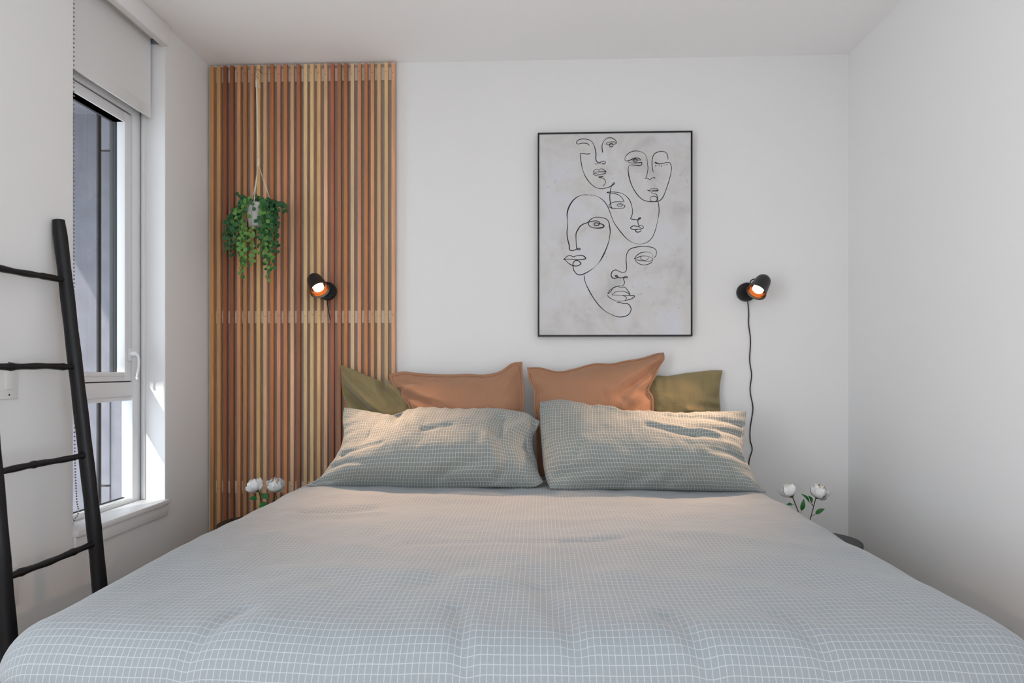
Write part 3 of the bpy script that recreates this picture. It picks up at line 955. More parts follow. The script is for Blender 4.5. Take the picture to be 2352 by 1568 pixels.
# strokes on a 2000 x 2636 drawing grid: x from the left outer edge, y down from the top outer edge
INK = [
    [
        (8, [(670, 174), (655, 154), (624, 143), (579, 141), (529, 150), (506, 142), (506, 122), (529, 99), (569, 87), (619, 88), (670, 101), (705, 127), (730, 170), (745, 220), (755, 281), (753, 341), (760, 371), (780, 392), (805, 394), (830, 382), (855, 375), (876, 385), (876, 403), (858, 413), (845, 406), (848, 395)]),
        (7, [(858, 413), (820, 410), (795, 404), (770, 412), (735, 411)]),
        (8, [(843, 272), (836, 222), (834, 181), (845, 141), (871, 101), (906, 79), (951, 77), (991, 95), (1016, 123), (1019, 144), (1006, 155), (971, 161), (931, 159), (891, 160), (886, 152), (901, 139), (941, 130), (991, 131), (1016, 142)]),
        (7, [(979, 170), (971, 188), (954, 194), (937, 188), (929, 169), (937, 155), (954, 148), (971, 155), (979, 170)]),
        (9, [(682, 273), (660, 282), (624, 281), (589, 274), (554, 276), (551, 298), (561, 369), (577, 460), (604, 540), (644, 611), (695, 672), (750, 713), (810, 731), (871, 727), (921, 713), (961, 693), (991, 675), (994, 660), (981, 660), (966, 680), (951, 715), (941, 765), (935, 815), (936, 876), (946, 936), (961, 998)]),
        (7, [(715, 517), (730, 497), (765, 479), (795, 492), (820, 473), (850, 485), (883, 511), (871, 515), (810, 513), (750, 517), (715, 520)]),
        (7, [(891, 529), (850, 543), (800, 548), (750, 537), (720, 540), (735, 554), (780, 566), (820, 573), (850, 576), (830, 581), (795, 583), (800, 589), (840, 595), (871, 619), (877, 654), (860, 684), (842, 704)]),
    ],
    [
        (8, [(1336, 370), (1311, 348), (1271, 340), (1231, 347), (1196, 367), (1173, 386), (1181, 396), (1231, 405), (1291, 405), (1336, 398), (1348, 409), (1341, 428), (1321, 440), (1271, 436), (1221, 430), (1186, 437), (1173, 467), (1173, 527), (1186, 597), (1211, 678), (1251, 758), (1301, 829), (1361, 880), (1431, 903), (1501, 906), (1561, 900), (1601, 872), (1631, 822), (1661, 743), (1691, 653), (1715, 563), (1728, 483), (1720, 438), (1705, 408), (1671, 402), (1621, 414), (1581, 419), (1541, 416), (1516, 406), (1523, 398), (1541, 408), (1571, 421)]),
        (7, [(1336, 370), (1291, 368), (1251, 367), (1211, 365), (1161, 376), (1136, 371), (1128, 351), (1141, 316), (1181, 276), (1241, 252), (1301, 253), (1356, 271), (1391, 304), (1411, 349), (1419, 409), (1425, 470), (1419, 530), (1409, 570), (1401, 595), (1381, 614)]),
        (7, [(1401, 600), (1431, 612), (1456, 620), (1476, 602), (1501, 594), (1516, 603), (1506, 616)]),
        (7, [(1291, 373), (1281, 388), (1263, 394), (1243, 387), (1235, 372), (1245, 357), (1263, 350), (1283, 358), (1291, 373)]),
        (8, [(1496, 531), (1483, 480), (1477, 430), (1479, 370), (1491, 320), (1516, 285), (1556, 266), (1611, 259), (1651, 274), (1676, 307), (1683, 372)]),
        (8, [(1533, 433), (1519, 453)]),
        (8, [(1569, 436), (1567, 449)]),
        (8, [(1601, 435), (1603, 457)]),
        (8, [(1631, 432), (1639, 442)]),
        (8, [(1661, 422), (1679, 438)]),
        (8, [(1411, 757), (1446, 760), (1466, 739), (1491, 743), (1521, 734), (1546, 743), (1553, 754), (1511, 761), (1451, 768), (1421, 762)]),
        (7, [(1545, 872), (1533, 896), (1501, 908), (1466, 897), (1453, 871), (1466, 845), (1501, 834), (1533, 847), (1545, 872)]),
    ],
    [
        (7, [(1451, 768), (1501, 764), (1556, 762), (1541, 771), (1501, 773), (1476, 781), (1476, 796), (1511, 803), (1536, 816), (1546, 852), (1553, 897), (1563, 952), (1569, 1012), (1563, 1082), (1549, 1152), (1531, 1232), (1506, 1312), (1476, 1372), (1431, 1417), (1371, 1444), (1311, 1451), (1251, 1437), (1191, 1410), (1131, 1359), (1071, 1288), (1026, 1228), (986, 1167), (956, 1092), (921, 996), (891, 935), (850, 885), (790, 839), (730, 818), (660, 809)]),
        (8, [(1116, 906), (1111, 887), (1091, 852), (1051, 817), (1001, 798), (951, 790), (901, 785), (911, 777), (971, 776), (1031, 781), (1091, 797), (1141, 827), (1186, 878), (1211, 939), (1226, 1009), (1223, 1069), (1206, 1109), (1206, 1124), (1251, 1134), (1291, 1138), (1311, 1130), (1331, 1120), (1326, 1112), (1306, 1120), (1296, 1145), (1298, 1180), (1311, 1220), (1331, 1245), (1356, 1251), (1369, 1236), (1356, 1219), (1331, 1210), (1301, 1225), (1271, 1220), (1241, 1215), (1211, 1229), (1201, 1239), (1221, 1258), (1261, 1263), (1301, 1258), (1331, 1266), (1336, 1281), (1311, 1295), (1281, 1295), (1263, 1280), (1276, 1265), (1301, 1258)]),
        (8, [(1116, 906), (1051, 902), (991, 906), (941, 926), (923, 951), (936, 974), (991, 987), (1061, 989), (1111, 983), (1129, 963), (1116, 946), (1081, 929), (1041, 932), (1029, 947), (1051, 964), (1081, 962), (1096, 949), (1071, 942), (1046, 945)]),
    ],
    [
        (10, [(660, 809), (589, 810), (529, 828), (468, 871), (423, 931), (393, 1001), (381, 1072), (388, 1142), (386, 1223), (380, 1293), (386, 1364), (403, 1434), (411, 1468), (411, 1504), (423, 1522), (448, 1530), (478, 1522), (509, 1509), (534, 1498), (551, 1508), (544, 1520), (524, 1517), (509, 1504), (501, 1459), (497, 1368), (499, 1304), (514, 1274), (544, 1224), (589, 1189), (655, 1166), (700, 1153), (760, 1147), (795, 1161), (800, 1186), (780, 1206), (750, 1208), (732, 1193), (740, 1175), (770, 1174), (820, 1186), (855, 1204), (855, 1221), (830, 1236), (770, 1241), (710, 1233), (670, 1210), (657, 1175), (670, 1145), (710, 1113), (760, 1099), (830, 1106), (891, 1126), (919, 1162), (931, 1217), (939, 1281), (931, 1362), (906, 1462), (860, 1572), (810, 1662), (750, 1732), (680, 1787), (609, 1827), (549, 1844), (504, 1829), (468, 1781), (458, 1720), (463, 1685), (488, 1660), (524, 1660), (554, 1686), (561, 1699), (539, 1718), (499, 1729), (448, 1720), (398, 1690), (357, 1649), (339, 1644), (368, 1614), (398, 1595), (428, 1591), (458, 1610), (499, 1598), (549, 1590), (589, 1598), (614, 1616), (622, 1633), (589, 1643), (509, 1648), (408, 1640), (342, 1644)]),
    ],
    [
        (7, [(1486, 1626), (1483, 1596), (1471, 1571), (1431, 1556), (1371, 1556), (1321, 1570), (1276, 1605), (1251, 1640), (1291, 1625), (1341, 1607), (1411, 1608), (1461, 1626), (1489, 1646), (1471, 1666), (1421, 1674), (1351, 1666), (1261, 1655), (1291, 1690), (1341, 1716), (1401, 1719), (1451, 1701), (1486, 1677)]),
        (7, [(1331, 1615), (1336, 1640), (1361, 1659), (1401, 1659), (1423, 1646), (1429, 1624)]),
        (7.5, [(1501, 1632), (1526, 1602), (1536, 1562), (1521, 1521), (1481, 1496), (1411, 1484), (1331, 1483), (1251, 1495), (1191, 1519), (1156, 1569), (1144, 1644), (1149, 1715), (1151, 1770), (1136, 1805), (1096, 1815), (1051, 1799), (1011, 1782), (971, 1799), (953, 1834), (956, 1869), (981, 1889), (1016, 1889), (1036, 1874), (1033, 1859), (1011, 1854), (1006, 1864), (1026, 1874), (1071, 1885), (1111, 1880), (1151, 1885), (1161, 1875), (1141, 1867), (1116, 1880), (1113, 1905), (1123, 1940), (1116, 1970), (1086, 1990), (1046, 1990), (991, 2010), (941, 2040), (909, 2083), (921, 2085), (951, 2055), (976, 2015), (1031, 1995), (1081, 2012), (1121, 2003), (1156, 2036), (1186, 2081), (1196, 2111)]),
        (7.5, [(1196, 2106), (1156, 2076), (1101, 2057), (1041, 2058), (996, 2075), (964, 2103), (1011, 2107), (1091, 2111), (1171, 2114), (1251, 2118), (1236, 2141), (1201, 2161), (1131, 2178), (1061, 2188), (991, 2173), (931, 2140), (899, 2105)]),
        (7, [(1091, 2111), (1131, 2124), (1151, 2146), (1136, 2171), (1101, 2186)]),
        (8.5, [(1023, 2201), (1061, 2201), (1101, 2216), (1151, 2216), (1186, 2236), (1208, 2282), (1196, 2332), (1156, 2372), (1091, 2389), (1021, 2384), (941, 2351), (871, 2311), (800, 2245), (730, 2154), (670, 2054), (619, 1943), (599, 1842)]),
    ],
]
GW, GH = 1995.0, 2640.0


def ink(name, strokes):
    mb = MB()
    for wd, pts in strokes:
        P = cr(pts, 7)
        n = len(P)
        L, Rr = [], []
        for i, p in enumerate(P):
            d = P[min(i + 1, n - 1)] - P[max(i - 1, 0)]
            ln = math.hypot(*d) or 1.0
            nx, ny = -d[1] / ln, d[0] / ln
            q = noise.noise(Vector((p[0] * 0.006, p[1] * 0.006, wd)))
            h = wd * 0.62 * (0.92 + 0.8 * q)
            e = min(1.0, 0.35 + 0.25 * min(i, n - 1 - i))
            h *= e
            L.append((p[0] + nx * h, p[1] + ny * h))
            Rr.append((p[0] - nx * h, p[1] - ny * h))
        dz = 0.0004 + 0.00003 * (len(mb.v) % 7)

        def w3(q):
            return (FX0 + q[0] / GW * (FX1 - FX0), FY + 0.004 - dz, FZ1 - q[1] / GH * (FZ1 - FZ0))
        vs = [w3(q) for q in L] + [w3(q) for q in Rr]
        mb.add(vs, [(i, i + 1, n + i + 1, n + i) for i in range(n - 1)])
    return mb.build(name, M['ink'], pc)


for strokes in INK:
    ink('ink_line', strokes)

# ------------------------------------------------------------------ bed
BX, HW, BF, BH = -0.05, 1.005, 1.195, 3.13
ZT = 0.635
bd = tag(empty('bed', (BX, (BF + BH) / 2, 0)), 'king size bed with grey upholstered base under the grid duvet', 'bed')
box('bed_base', (BX - 0.95, BF + 0.10, 0.12), (BX + 0.95, BH - 0.01, 0.34), M['bed_frame'], bd, bev=0.02)
mt = MB().box((BX - 0.925, BF + 0.09, 0.342), (BX + 0.925, BH, 0.585), 0.05, 4).build('mattress', M['sheet'], bd, smooth=True)
for sx in (-0.88, 0.88):
    for yy in (BF + 0.18, BH - 0.1):
        MB().lathe((BX + sx, yy, 0), (0, 0, 1), [(0.022, 0), (0.03, 0.125)], 16, True, True).build('leg', M['black_wood'], bd, smooth=True, angle=40)


def grid_object(name, P, UV, m, closed_u=False, thick=0.0, parent=None, loc=(0, 0, 0)):
    nv, nu = P.shape[:2]
    me = bpy.data.meshes.new(name)
    vs = (P - np.array(loc)).reshape(-1, 3)
    fs = [(j * nu + i, j * nu + i + 1, (j + 1) * nu + i + 1, (j + 1) * nu + i) for j in range(nv - 1) for i in range(nu - 1)]
    me.from_pydata(vs.tolist(), [], fs)
    uvl = me.uv_layers.new(name='UVMap')
    li = np.empty(len(me.loops), dtype=np.int32)
    me.loops.foreach_get('vertex_index', li)
    uvl.data.foreach_set('uv', UV.reshape(-1, 2)[li].astype(np.float32).ravel())
    for p in me.polygons:
        p.use_smooth = True
    me.materials.append(m)
    o = bpy.data.objects.new(name, me)
    COL.objects.link(o)
    o.location = loc
    if thick:
        md = o.modifiers.new('thickness', 'SOLIDIFY')
        md.thickness = thick
        md.offset = -1
    return o


def nz(x, y, z=0.0):
    return noise.noise(Vector((x, y, z)))


# duvet: a cloth laid over the bed and falling down three sides
R_ = 0.115
drop = 0.36
a_x = HW - R_
y_f = BF + R_                                # where the foot bend starts
fall = R_ * math.pi / 2 + drop - R_
NU, NV = 230, 210
head = 2.985
S = np.linspace(-(a_x + fall), a_x + fall, NU)
T = np.linspace(y_f - fall, head, NV)
P = np.zeros((NV, NU, 3))
UV = np.zeros((NV, NU, 2))
CREASE = [  # (x0,y0,x1,y1, depth, width) soft folds lying on the duvet
    (-0.75, 2.28, -0.55, 2.36, -0.010, 0.030), (-0.78, 2.22, -0.50, 2.26, 0.008, 0.035), (-0.30, 1.86, 0.25, 1.92, -0.006, 0.03), (0.12, 1.90, 0.28, 1.93, -0.007, 0.018),
    (-0.55, 1.62, -0.05, 1.52, 0.008, 0.05), (0.02, 1.60, 0.10, 1.40, -0.008, 0.035), (-0.12, 1.62, -0.20, 1.40, -0.006, 0.04), (0.05, 1.40, 0.12, 1.14, -0.010, 0.022),
    (-0.12, 1.26, -0.08, 1.10, -0.010, 0.018), (0.30, 1.24, 0.36, 1.10, -0.010, 0.02), (0.52, 1.25, 0.58, 1.10, -0.008, 0.02), (-0.55, 1.24, -0.60, 1.10, -0.008, 0.018),
    (0.35, 2.0, 0.75, 1.9, 0.006, 0.05), (-0.3, 2.2, 0.3, 2.15, 0.005, 0.06), (0.2, 2.45, 0.7, 2.40, 0.006, 0.05), (-0.7, 2.55, -0.2, 2.50, 0.006, 0.05),
    (-0.72, 1.95, -0.35, 1.75, 0.007, 0.05), (0.25, 1.62, 0.65, 1.45, 0.007, 0.06)]
CREASE = [(c[0], c[1] + 0.1 * (c[1] < 1.45), c[2], c[3] + 0.1 * (c[3] < 1.45), c[4], c[5]) for c in CREASE]
for j in range(NV):
    for i in range(NU):
        s, t = S[i], T[j]
        ex = max(0.0, abs(s) - a_x)
        ey = max(0.0, y_f - t)
        r = math.hypot(ex, ey)
        bx, by = max(-a_x, min(a_x, s)), max(y_f, t)
        dx, dy = (math.copysign(ex, s) / r, -ey / r) if r > 0 else (0, 0)
        if r < R_ * math.pi / 2:
            lat, dp = R_ * math.sin(r / R_), R_ * (1 - math.cos(r / R_))
        else:
            lat, dp = R_, R_ + r - R_ * math.pi / 2
        x, y = bx + dx * lat, by + dy * lat
        k = max(0.0, 1 - dp / 0.25)
        z = ZT - dp
        h = 0.012 * nz(x * 2.3, y * 2.3, 1.7) + 0.0065 * nz(x * 5.5, y * 4.5, 4.2) + 0.003 * nz(x * 13, y * 11, 8.1)
        for (x0, y0, x1, y1, dpt, wd) in CREASE:
            vx, vy = x1 - x0, y1 - y0
            L2 = vx * vx + vy * vy
            q = ((x - x0) * vx + (y - y0) * vy) / L2
            qc = max(0, min(1, q))
            d2 = (x - x0 - vx * qc) ** 2 + (y - y0 - vy * qc) ** 2
            if d2 < 9 * wd * wd:
                h += dpt * math.exp(-d2 / (wd * wd))
        # edge flattening near the head, hem waves on the hanging sides
        z += h * k + 0.010 * math.exp(-((abs(x) - 0.88) / 0.12) ** 2) * nz(0, y * 4.0, math.copysign(5, x)) * k
        if dp > 0.1:
            wv = 0.010 * (1 - math.exp(-(dp - 0.1) / 0.12)) * (math.sin((y if ex > ey else x) * 21) + 0.6 * nz(x * 6, y * 6, 3))
            x += dx * min(0.0, wv - 0.008)
            y += dy * min(0.0, wv - 0.008)
        P[j, i] = (BX + x, y, z)
        UV[j, i] = (s + 0.004 * nz(s * 2, t * 2, 11) + 0.0025 * nz(s * 6, t * 5, 3), t + 0.004 * nz(s * 2, t * 2, 17))
dv = grid_object('duvet', P, UV, M['duvet'], thick=0.014, loc=(BX, 2.0, 0.27))
tag(dv, 'grey grid patterned duvet spread over the bed', 'duvet')


# ------------------------------------------------------------------ pillows
def resample(pts, n):
    P = np.array(cr(pts, 10))
    d = np.concatenate([[0], np.cumsum(np.linalg.norm(np.diff(P, axis=0), axis=1))])
    u = np.linspace(0, d[-1], n)
    return np.stack([np.interp(u, d, P[:, k]) for k in range(P.shape[1])], 1)


def pillow(name, label, m, org, ey, bot, top, left, right, tf, tb, flange=0.0, creases=(), seed=0, rough=1.0, group=None, stitch=False, Nu=110, Nv=74, sag=0.0, power=2.3):
    """closed cushion from its seam outline (cm in its own plane); tf / tb front and back bulge in metres"""
    org = np.array(org, float)
    ex = np.array((1.0, 0, 0))
    ey = np.array(ey, float) / np.linalg.norm(ey)
    nn = np.cross(ex, ey)                     # towards the camera side
    B, Tp = resample(bot, Nu) / 100, resample(top, Nu) / 100
    Lf, Rt = resample(left, Nv) / 100, resample(right, Nv) / 100
    u = np.linspace(0, 1, Nu)[None, :, None]
    v = np.linspace(0, 1, Nv)[:, None, None]
    C = (1 - v) * B[None] + v * Tp[None] + (1 - u) * Lf[:, None] + u * Rt[:, None] - ((1 - u) * (1 - v) * B[0] + u * (1 - v) * B[-1] + (1 - u) * v * Tp[0] + u * v * Tp[-1])
    W = np.linalg.norm(B[-1] - B[0])
    H = np.linalg.norm(Lf[-1] - Lf[0])
    uu, vv = u[..., 0], v[..., 0]
    du, dv_ = np.minimum(uu, 1 - uu) * W, np.minimum(vv, 1 - vv) * H

    def g(d, half):
        x = np.clip((d - flange) / (half - flange), 0, 1)
        return (1 - (1 - x) ** power) ** 0.62
    f = g(du, W / 2) * g(dv_, H / 2)
    f = f * (1 + sag * (0.5 - vv) * 2)
    front = np.zeros((Nv, Nu))
    back = np.zeros((Nv, Nu))
    edge_d = np.minimum(du, dv_)
    for j in range(Nv):
        for i in range(Nu):
            x, y = C[j, i]
            w = 0.010 * nz(x * 5, y * 5, seed) + 0.005 * nz(x * 11, y * 12, seed + 3) + 0.0022 * nz(x * 26, y * 24, seed + 6)
            pk = 0.0035 * math.exp(-edge_d[j, i] / 0.05) * math.sin((x if dv_[j, 0] < du[0, i] else y) * 105 + 3 * nz(x * 8, y * 8, seed + 9))
            h = tf * f[j, i] + 1.35 * rough * (w * min(1, f[j, i] * 1.6) + pk * min(1.0, edge_d[j, i] / 0.012))
            for (u0, v0, u1, v1, dpt, wd) in creases:
                ax_, ay_ = u0 * W, v0 * H
                vx, vy = (u1 - u0) * W, (v1 - v0) * H
                px, py = uu[0, i] * W, vv[j, 0] * H
                q = max(0, min(1, ((px - ax_) * vx + (py - ay_) * vy) / (vx * vx + vy * vy)))
                d2 = (px - ax_ - vx * q) ** 2 + (py - ay_ - vy * q) ** 2
                if d2 < 9 * wd * wd:
                    h += 1.7 * dpt * math.exp(-d2 / (wd * wd)) * min(1, edge_d[j, i] / 0.012) * (1 - 0.6 * q)
            front[j, i] = max(h, -tb * f[j, i] + 0.004) + 0.0015
            back[j, i] = -tb * f[j, i] - 0.0015
    base = org + C[..., 0:1] * ex + C[..., 1:2] * ey
    Pf = base + front[..., None] * nn
    Pb = base + back[..., None] * nn
    # cloth lengths along the bulged front give the uv
    su = np.concatenate([np.zeros((Nv, 1)), np.cumsum(np.linalg.norm(np.diff(Pf, axis=1), axis=2), axis=1)], 1)
    su -= su[:, Nu // 2:Nu // 2 + 1]
    sv = np.concatenate([np.zeros((1, Nu)), np.cumsum(np.linalg.norm(np.diff(Pf, axis=0), axis=2), axis=0)], 0)
    su = 0.5 * su + 0.5 * np.mean(su, axis=0, keepdims=True)
    sv = 0.5 * sv + 0.5 * np.mean(sv, axis=1, keepdims=True)
    UVf = np.stack([su, sv], -1)
    vs = np.concatenate([Pf.reshape(-1, 3), Pb.reshape(-1, 3)]) - org
    uvs = np.concatenate([UVf.reshape(-1, 2)] * 2)
    k = Nu * Nv
    fs = []
    for j in range(Nv - 1):
        for i in range(Nu - 1):
            a, b_, c_, d_ = j * Nu + i, j * Nu + i + 1, (j + 1) * Nu + i + 1, (j + 1) * Nu + i
            fs.append((a, b_, c_, d_))
            fs.append((k + a, k + d_, k + c_, k + b_))
    rim = [i for i in range(Nu)] + [j * Nu + Nu - 1 for j in range(1, Nv)] + [(Nv - 1) * Nu + i for i in range(Nu - 2, -1, -1)] + [j * Nu for j in range(Nv - 2, 0, -1)]
    for q in range(len(rim)):
        a, b_ = rim[q], rim[(q + 1) % len(rim)]
        fs.append((a, k + a, k + b_, b_))
    me = bpy.data.meshes.new(name)
    me.from_pydata(vs.tolist(), [], fs)
    uvl = me.uv_layers.new(name='UVMap')
    li = np.empty(len(me.loops), dtype=np.int32)
    me.loops.foreach_get('vertex_index', li)
    uvl.data.foreach_set('uv', uvs[li].astype(np.float32).ravel())
    for p in me.polygons:
        p.use_smooth = True
    me.materials.append(m)
    o = bpy.data.objects.new(name, me)
    COL.objects.link(o)
    o.location = org
    tag(o, label, 'pillow', group)
    if stitch:
        # running stitches inside the flange along the top and both sides
        mb = MB()
        ins_j, ins_i = max(1, int(0.010 / H * Nv + 0.5)), max(1, int(0.010 / W * Nu + 0.5))
        lines = [[Pf[Nv - 1 - ins_j, i] for i in range(ins_i, Nu - ins_i)], [Pf[j, ins_i] for j in range(ins_j, Nv - ins_j)], [Pf[j, Nu - 1 - ins_i] for j in range(ins_j, Nv - ins_j)]]
        for ln in lines:
            q = resample([tuple(p) for p in ln[::3]], 140)
            for a in range(0, 138, 2):
                mb.tube([Vector(q[a]) + Vector(nn) * 0.0008, Vector(q[a + 1]) + Vector(nn) * 0.0008], 0.0011, 5)
        s = mb.build('stitching', M['stitch'], o, kind='stuff')
    return o


pillow('olive_pillow', 'olive green pillow standing against the cedar slats', M['olive'], (-0.6, 3.085, 0.66), (0, .05, .45),
       bot=[(-27.4, -2), (-10, -2.2), (8.0, -2)],
       top=[(-33.0, 48.0), (-28.6, 46.4), (-21.6, 43.4), (-14.5, 40.5), (-12.0, 40.0), (-9.4, 41.2), (-2.0, 42.0), (6.0, 42.2)],
       left=[(-27.4, -2), (-29.1, 9.1), (-30.0, 16.5), (-31.3, 21.3), (-30.6, 27.2), (-30.0, 30.2), (-31.7, 34.0), (-32.5, 39.9), (-33.0, 48.0)],
       right=[(8.0, -2), (8.0, 23.3), (6.0, 42.2)], tf=0.055, tb=0.030,
       creases=[(0.04, 0.92, 0.62, 0.58, 0.020, 0.026), (0.06, 0.76, 0.60, 0.44, -0.020, 0.022), (0.50, 0.97, 0.68, 0.70, -0.022, 0.016), (0.02, 0.66, 0.34, 0.44, 0.020, 0.020), (0.02, 0.54, 0.36, 0.34, -0.018, 0.018),
                (0.62, 0.94, 0.80, 0.74, 0.018, 0.015), (0.10, 0.93, 0.44, 0.80, -0.010, 0.012), (0.02, 0.80, 0.30, 0.66, -0.010, 0.012)],
       seed=5, rough=1.3, group='pillows on the bed')
pillow('olive_pillow', 'olive green pillow standing against the white wall', M['olive'], (0.7, 3.115, 0.66), (0, .05, .45),
       bot=[(-26, -2), (-8, -2), (11.7, -2)],
       top=[(-26.0, 41.8), (-22.0, 42.2), (-15.2, 42.9), (-9.6, 42.8), (-1.4, 44.1), (5.8, 44.9), (10.4, 45.4), (15.4, 45.4)],
       left=[(-26, -2), (-26.5, 23.3), (-26.0, 41.8)],
       right=[(11.7, -2), (13.6, 15.5), (13.9, 26.2), (13.6, 34.0), (14.3, 40.6), (15.4, 45.4)], tf=0.055, tb=0.03,
       creases=[(0.98, 0.62, 0.78, 0.66, -0.012, 0.013), (0.98, 0.5, 0.72, 0.52, 0.010, 0.016), (0.99, 0.72, 0.84, 0.75, -0.010, 0.012), (0.80, 0.97, 0.82, 0.3, -0.004, 0.006), (0.60, 0.62, 0.75, 0.60, 0.008, 0.012), (0.62, 0.55, 0.74, 0.52, -0.008, 0.010)],
       seed=15, rough=1.1, group='pillows on the bed')
pillow('terracotta_pillow', 'terracotta pillow with stitched edge, left one of the pair', M['terra'], (-0.25, 3.0, 0.66), (0, .10, .45),
       bot=[(-36.0, -2), (-9.5, -2), (18.8, -2)],
       top=[(-44.4, 44.2), (-38.0, 45.6), (-29.6, 44.8), (-17.2, 44.2), (-7.5, 44.5), (-0.1, 44.2), (7.1, 45.7), (12.5, 49.5), (17.5, 50.2)],
       left=[(-36.0, -2), (-34.6, 13.9), (-34.2, 27.9), (-37.4, 32.8), (-38.5, 37.2), (-41.1, 38.3), (-43.1, 40.7), (-44.4, 44.2)],
       right=[(18.8, -2), (18.1, 16.1), (18.3, 27.6), (18.4, 35.9), (17.6, 45.7), (17.5, 50.2)], tf=0.085, tb=0.022, flange=0.016,
       creases=[(0.04, 0.80, 0.35, 0.66, 0.012, 0.020), (0.04, 0.72, 0.32, 0.52, -0.012, 0.016), (0.06, 0.62, 0.34, 0.44, 0.012, 0.018), (0.03, 0.93, 0.22, 0.86, -0.012, 0.02), (0.97, 0.93, 0.84, 0.78, 0.008, 0.02)],
       seed=25, rough=0.8, group='pillows on the bed', stitch=True)
pillow('terracotta_pillow', 'larger terracotta pillow with raised right corner, right one of the pair', M['terra'], (0.25, 3.0, 0.66), (0, .10, .45),
       bot=[(-25.4, -2), (0.7, -2), (25.7, -2)],
       top=[(-30.3, 47.5), (-24.2, 47.5), (-16.0, 45.7), (-8.4, 47.1), (0.4, 49.4), (8.5, 49.4), (14.6, 50.7), (22.2, 52.0), (28.9, 54.1), (32.5, 54.5)],
       left=[(-25.4, -2), (-25.8, 9.3), (-26.2, 21.9), (-27.2, 29.5), (-27.2, 37.1), (-28.8, 39.8), (-29.8, 43.4), (-30.3, 47.5)],
       right=[(25.7, -2), (26.8, 16.4), (26.9, 27.6), (26.9, 33.6), (25.2, 36.8), (26.3, 39.8), (28.5, 43.5), (30.2, 47.5), (32.6, 51.2), (32.5, 54.5)],
       tf=0.085, tb=0.022, flange=0.016,
       creases=[(0.97, 0.96, 0.62, 0.72, 0.012, 0.022), (0.97, 0.85, 0.72, 0.64, -0.012, 0.018), (0.96, 0.74, 0.72, 0.55, 0.012, 0.02), (0.95, 0.62, 0.75, 0.48, -0.010, 0.018), (0.03, 0.95, 0.16, 0.85, -0.008, 0.016)],
       seed=35, rough=0.8, group='pillows on the bed', stitch=True)
gp = pillow('grid_pillow', 'grey grid pillow with slumped top leaning nearest the cedar slats', M['pgrid'], (-0.42, 2.72, 0.645), (0, .26, .30),
       bot=[(-53.1, -0.6), (-48.5, -1.0), (-36.1, -0.6), (-26.6, -0.5), (-5.8, -1.0), (17.3, -0.6), (26.3, -0.5), (39.5, -0.6), (43.9, 1.6)],
       top=[(-44.8, 39.3), (-38.7, 38.4), (-31.8, 37.0), (-27.0, 36.0), (-23.0, 35.1), (-20.4, 36.1), (-15.1, 38.3), (-8.0, 39.5), (-0.9, 39.1), (8.4, 38.6), (22.5, 39.2), (32.0, 37.7), (37.0, 36.5), (39.3, 34.4), (42.6, 32.0)],
       left=[(-53.1, -0.6), (-48.6, 2.2), (-45.9, 6.8), (-44.2, 10.9), (-42.3, 17.2), (-42.2, 24.9), (-44.2, 32.9), (-44.8, 39.3)],
       right=[(43.9, 1.6), (41.3, 7.4), (39.1, 12.5), (37.2, 16.6), (37.7, 22.1), (40.7, 26.9), (42.6, 32.0)], tf=0.125, tb=0.045, sag=0.40,
       creases=[(0.28, 1.0, 0.30, 0.70, -0.022, 0.026), (0.24, 0.92, 0.36, 0.62, 0.010, 0.02), (0.06, 0.36, 0.26, 0.40, -0.010, 0.014), (0.05, 0.24, 0.22, 0.18, -0.010, 0.013), (0.46, 0.52, 0.60, 0.60, -0.007, 0.012),
                (0.82, 0.78, 0.86, 0.28, -0.016, 0.028), (0.94, 0.80, 0.84, 0.42, 0.012, 0.028), (0.78, 0.42, 0.80, 0.12, 0.010, 0.03), (0.56, 0.06, 0.72, 0.17, -0.016, 0.018), (0.80, 0.03, 0.86, 0.16, -0.016, 0.018), (0.03, 0.06, 0.3, 0.05, -0.010, 0.014),
                (0.16, 0.55, 0.18, 0.75, -0.006, 0.008)],
       seed=45, rough=1.15, group='pillows on the bed')
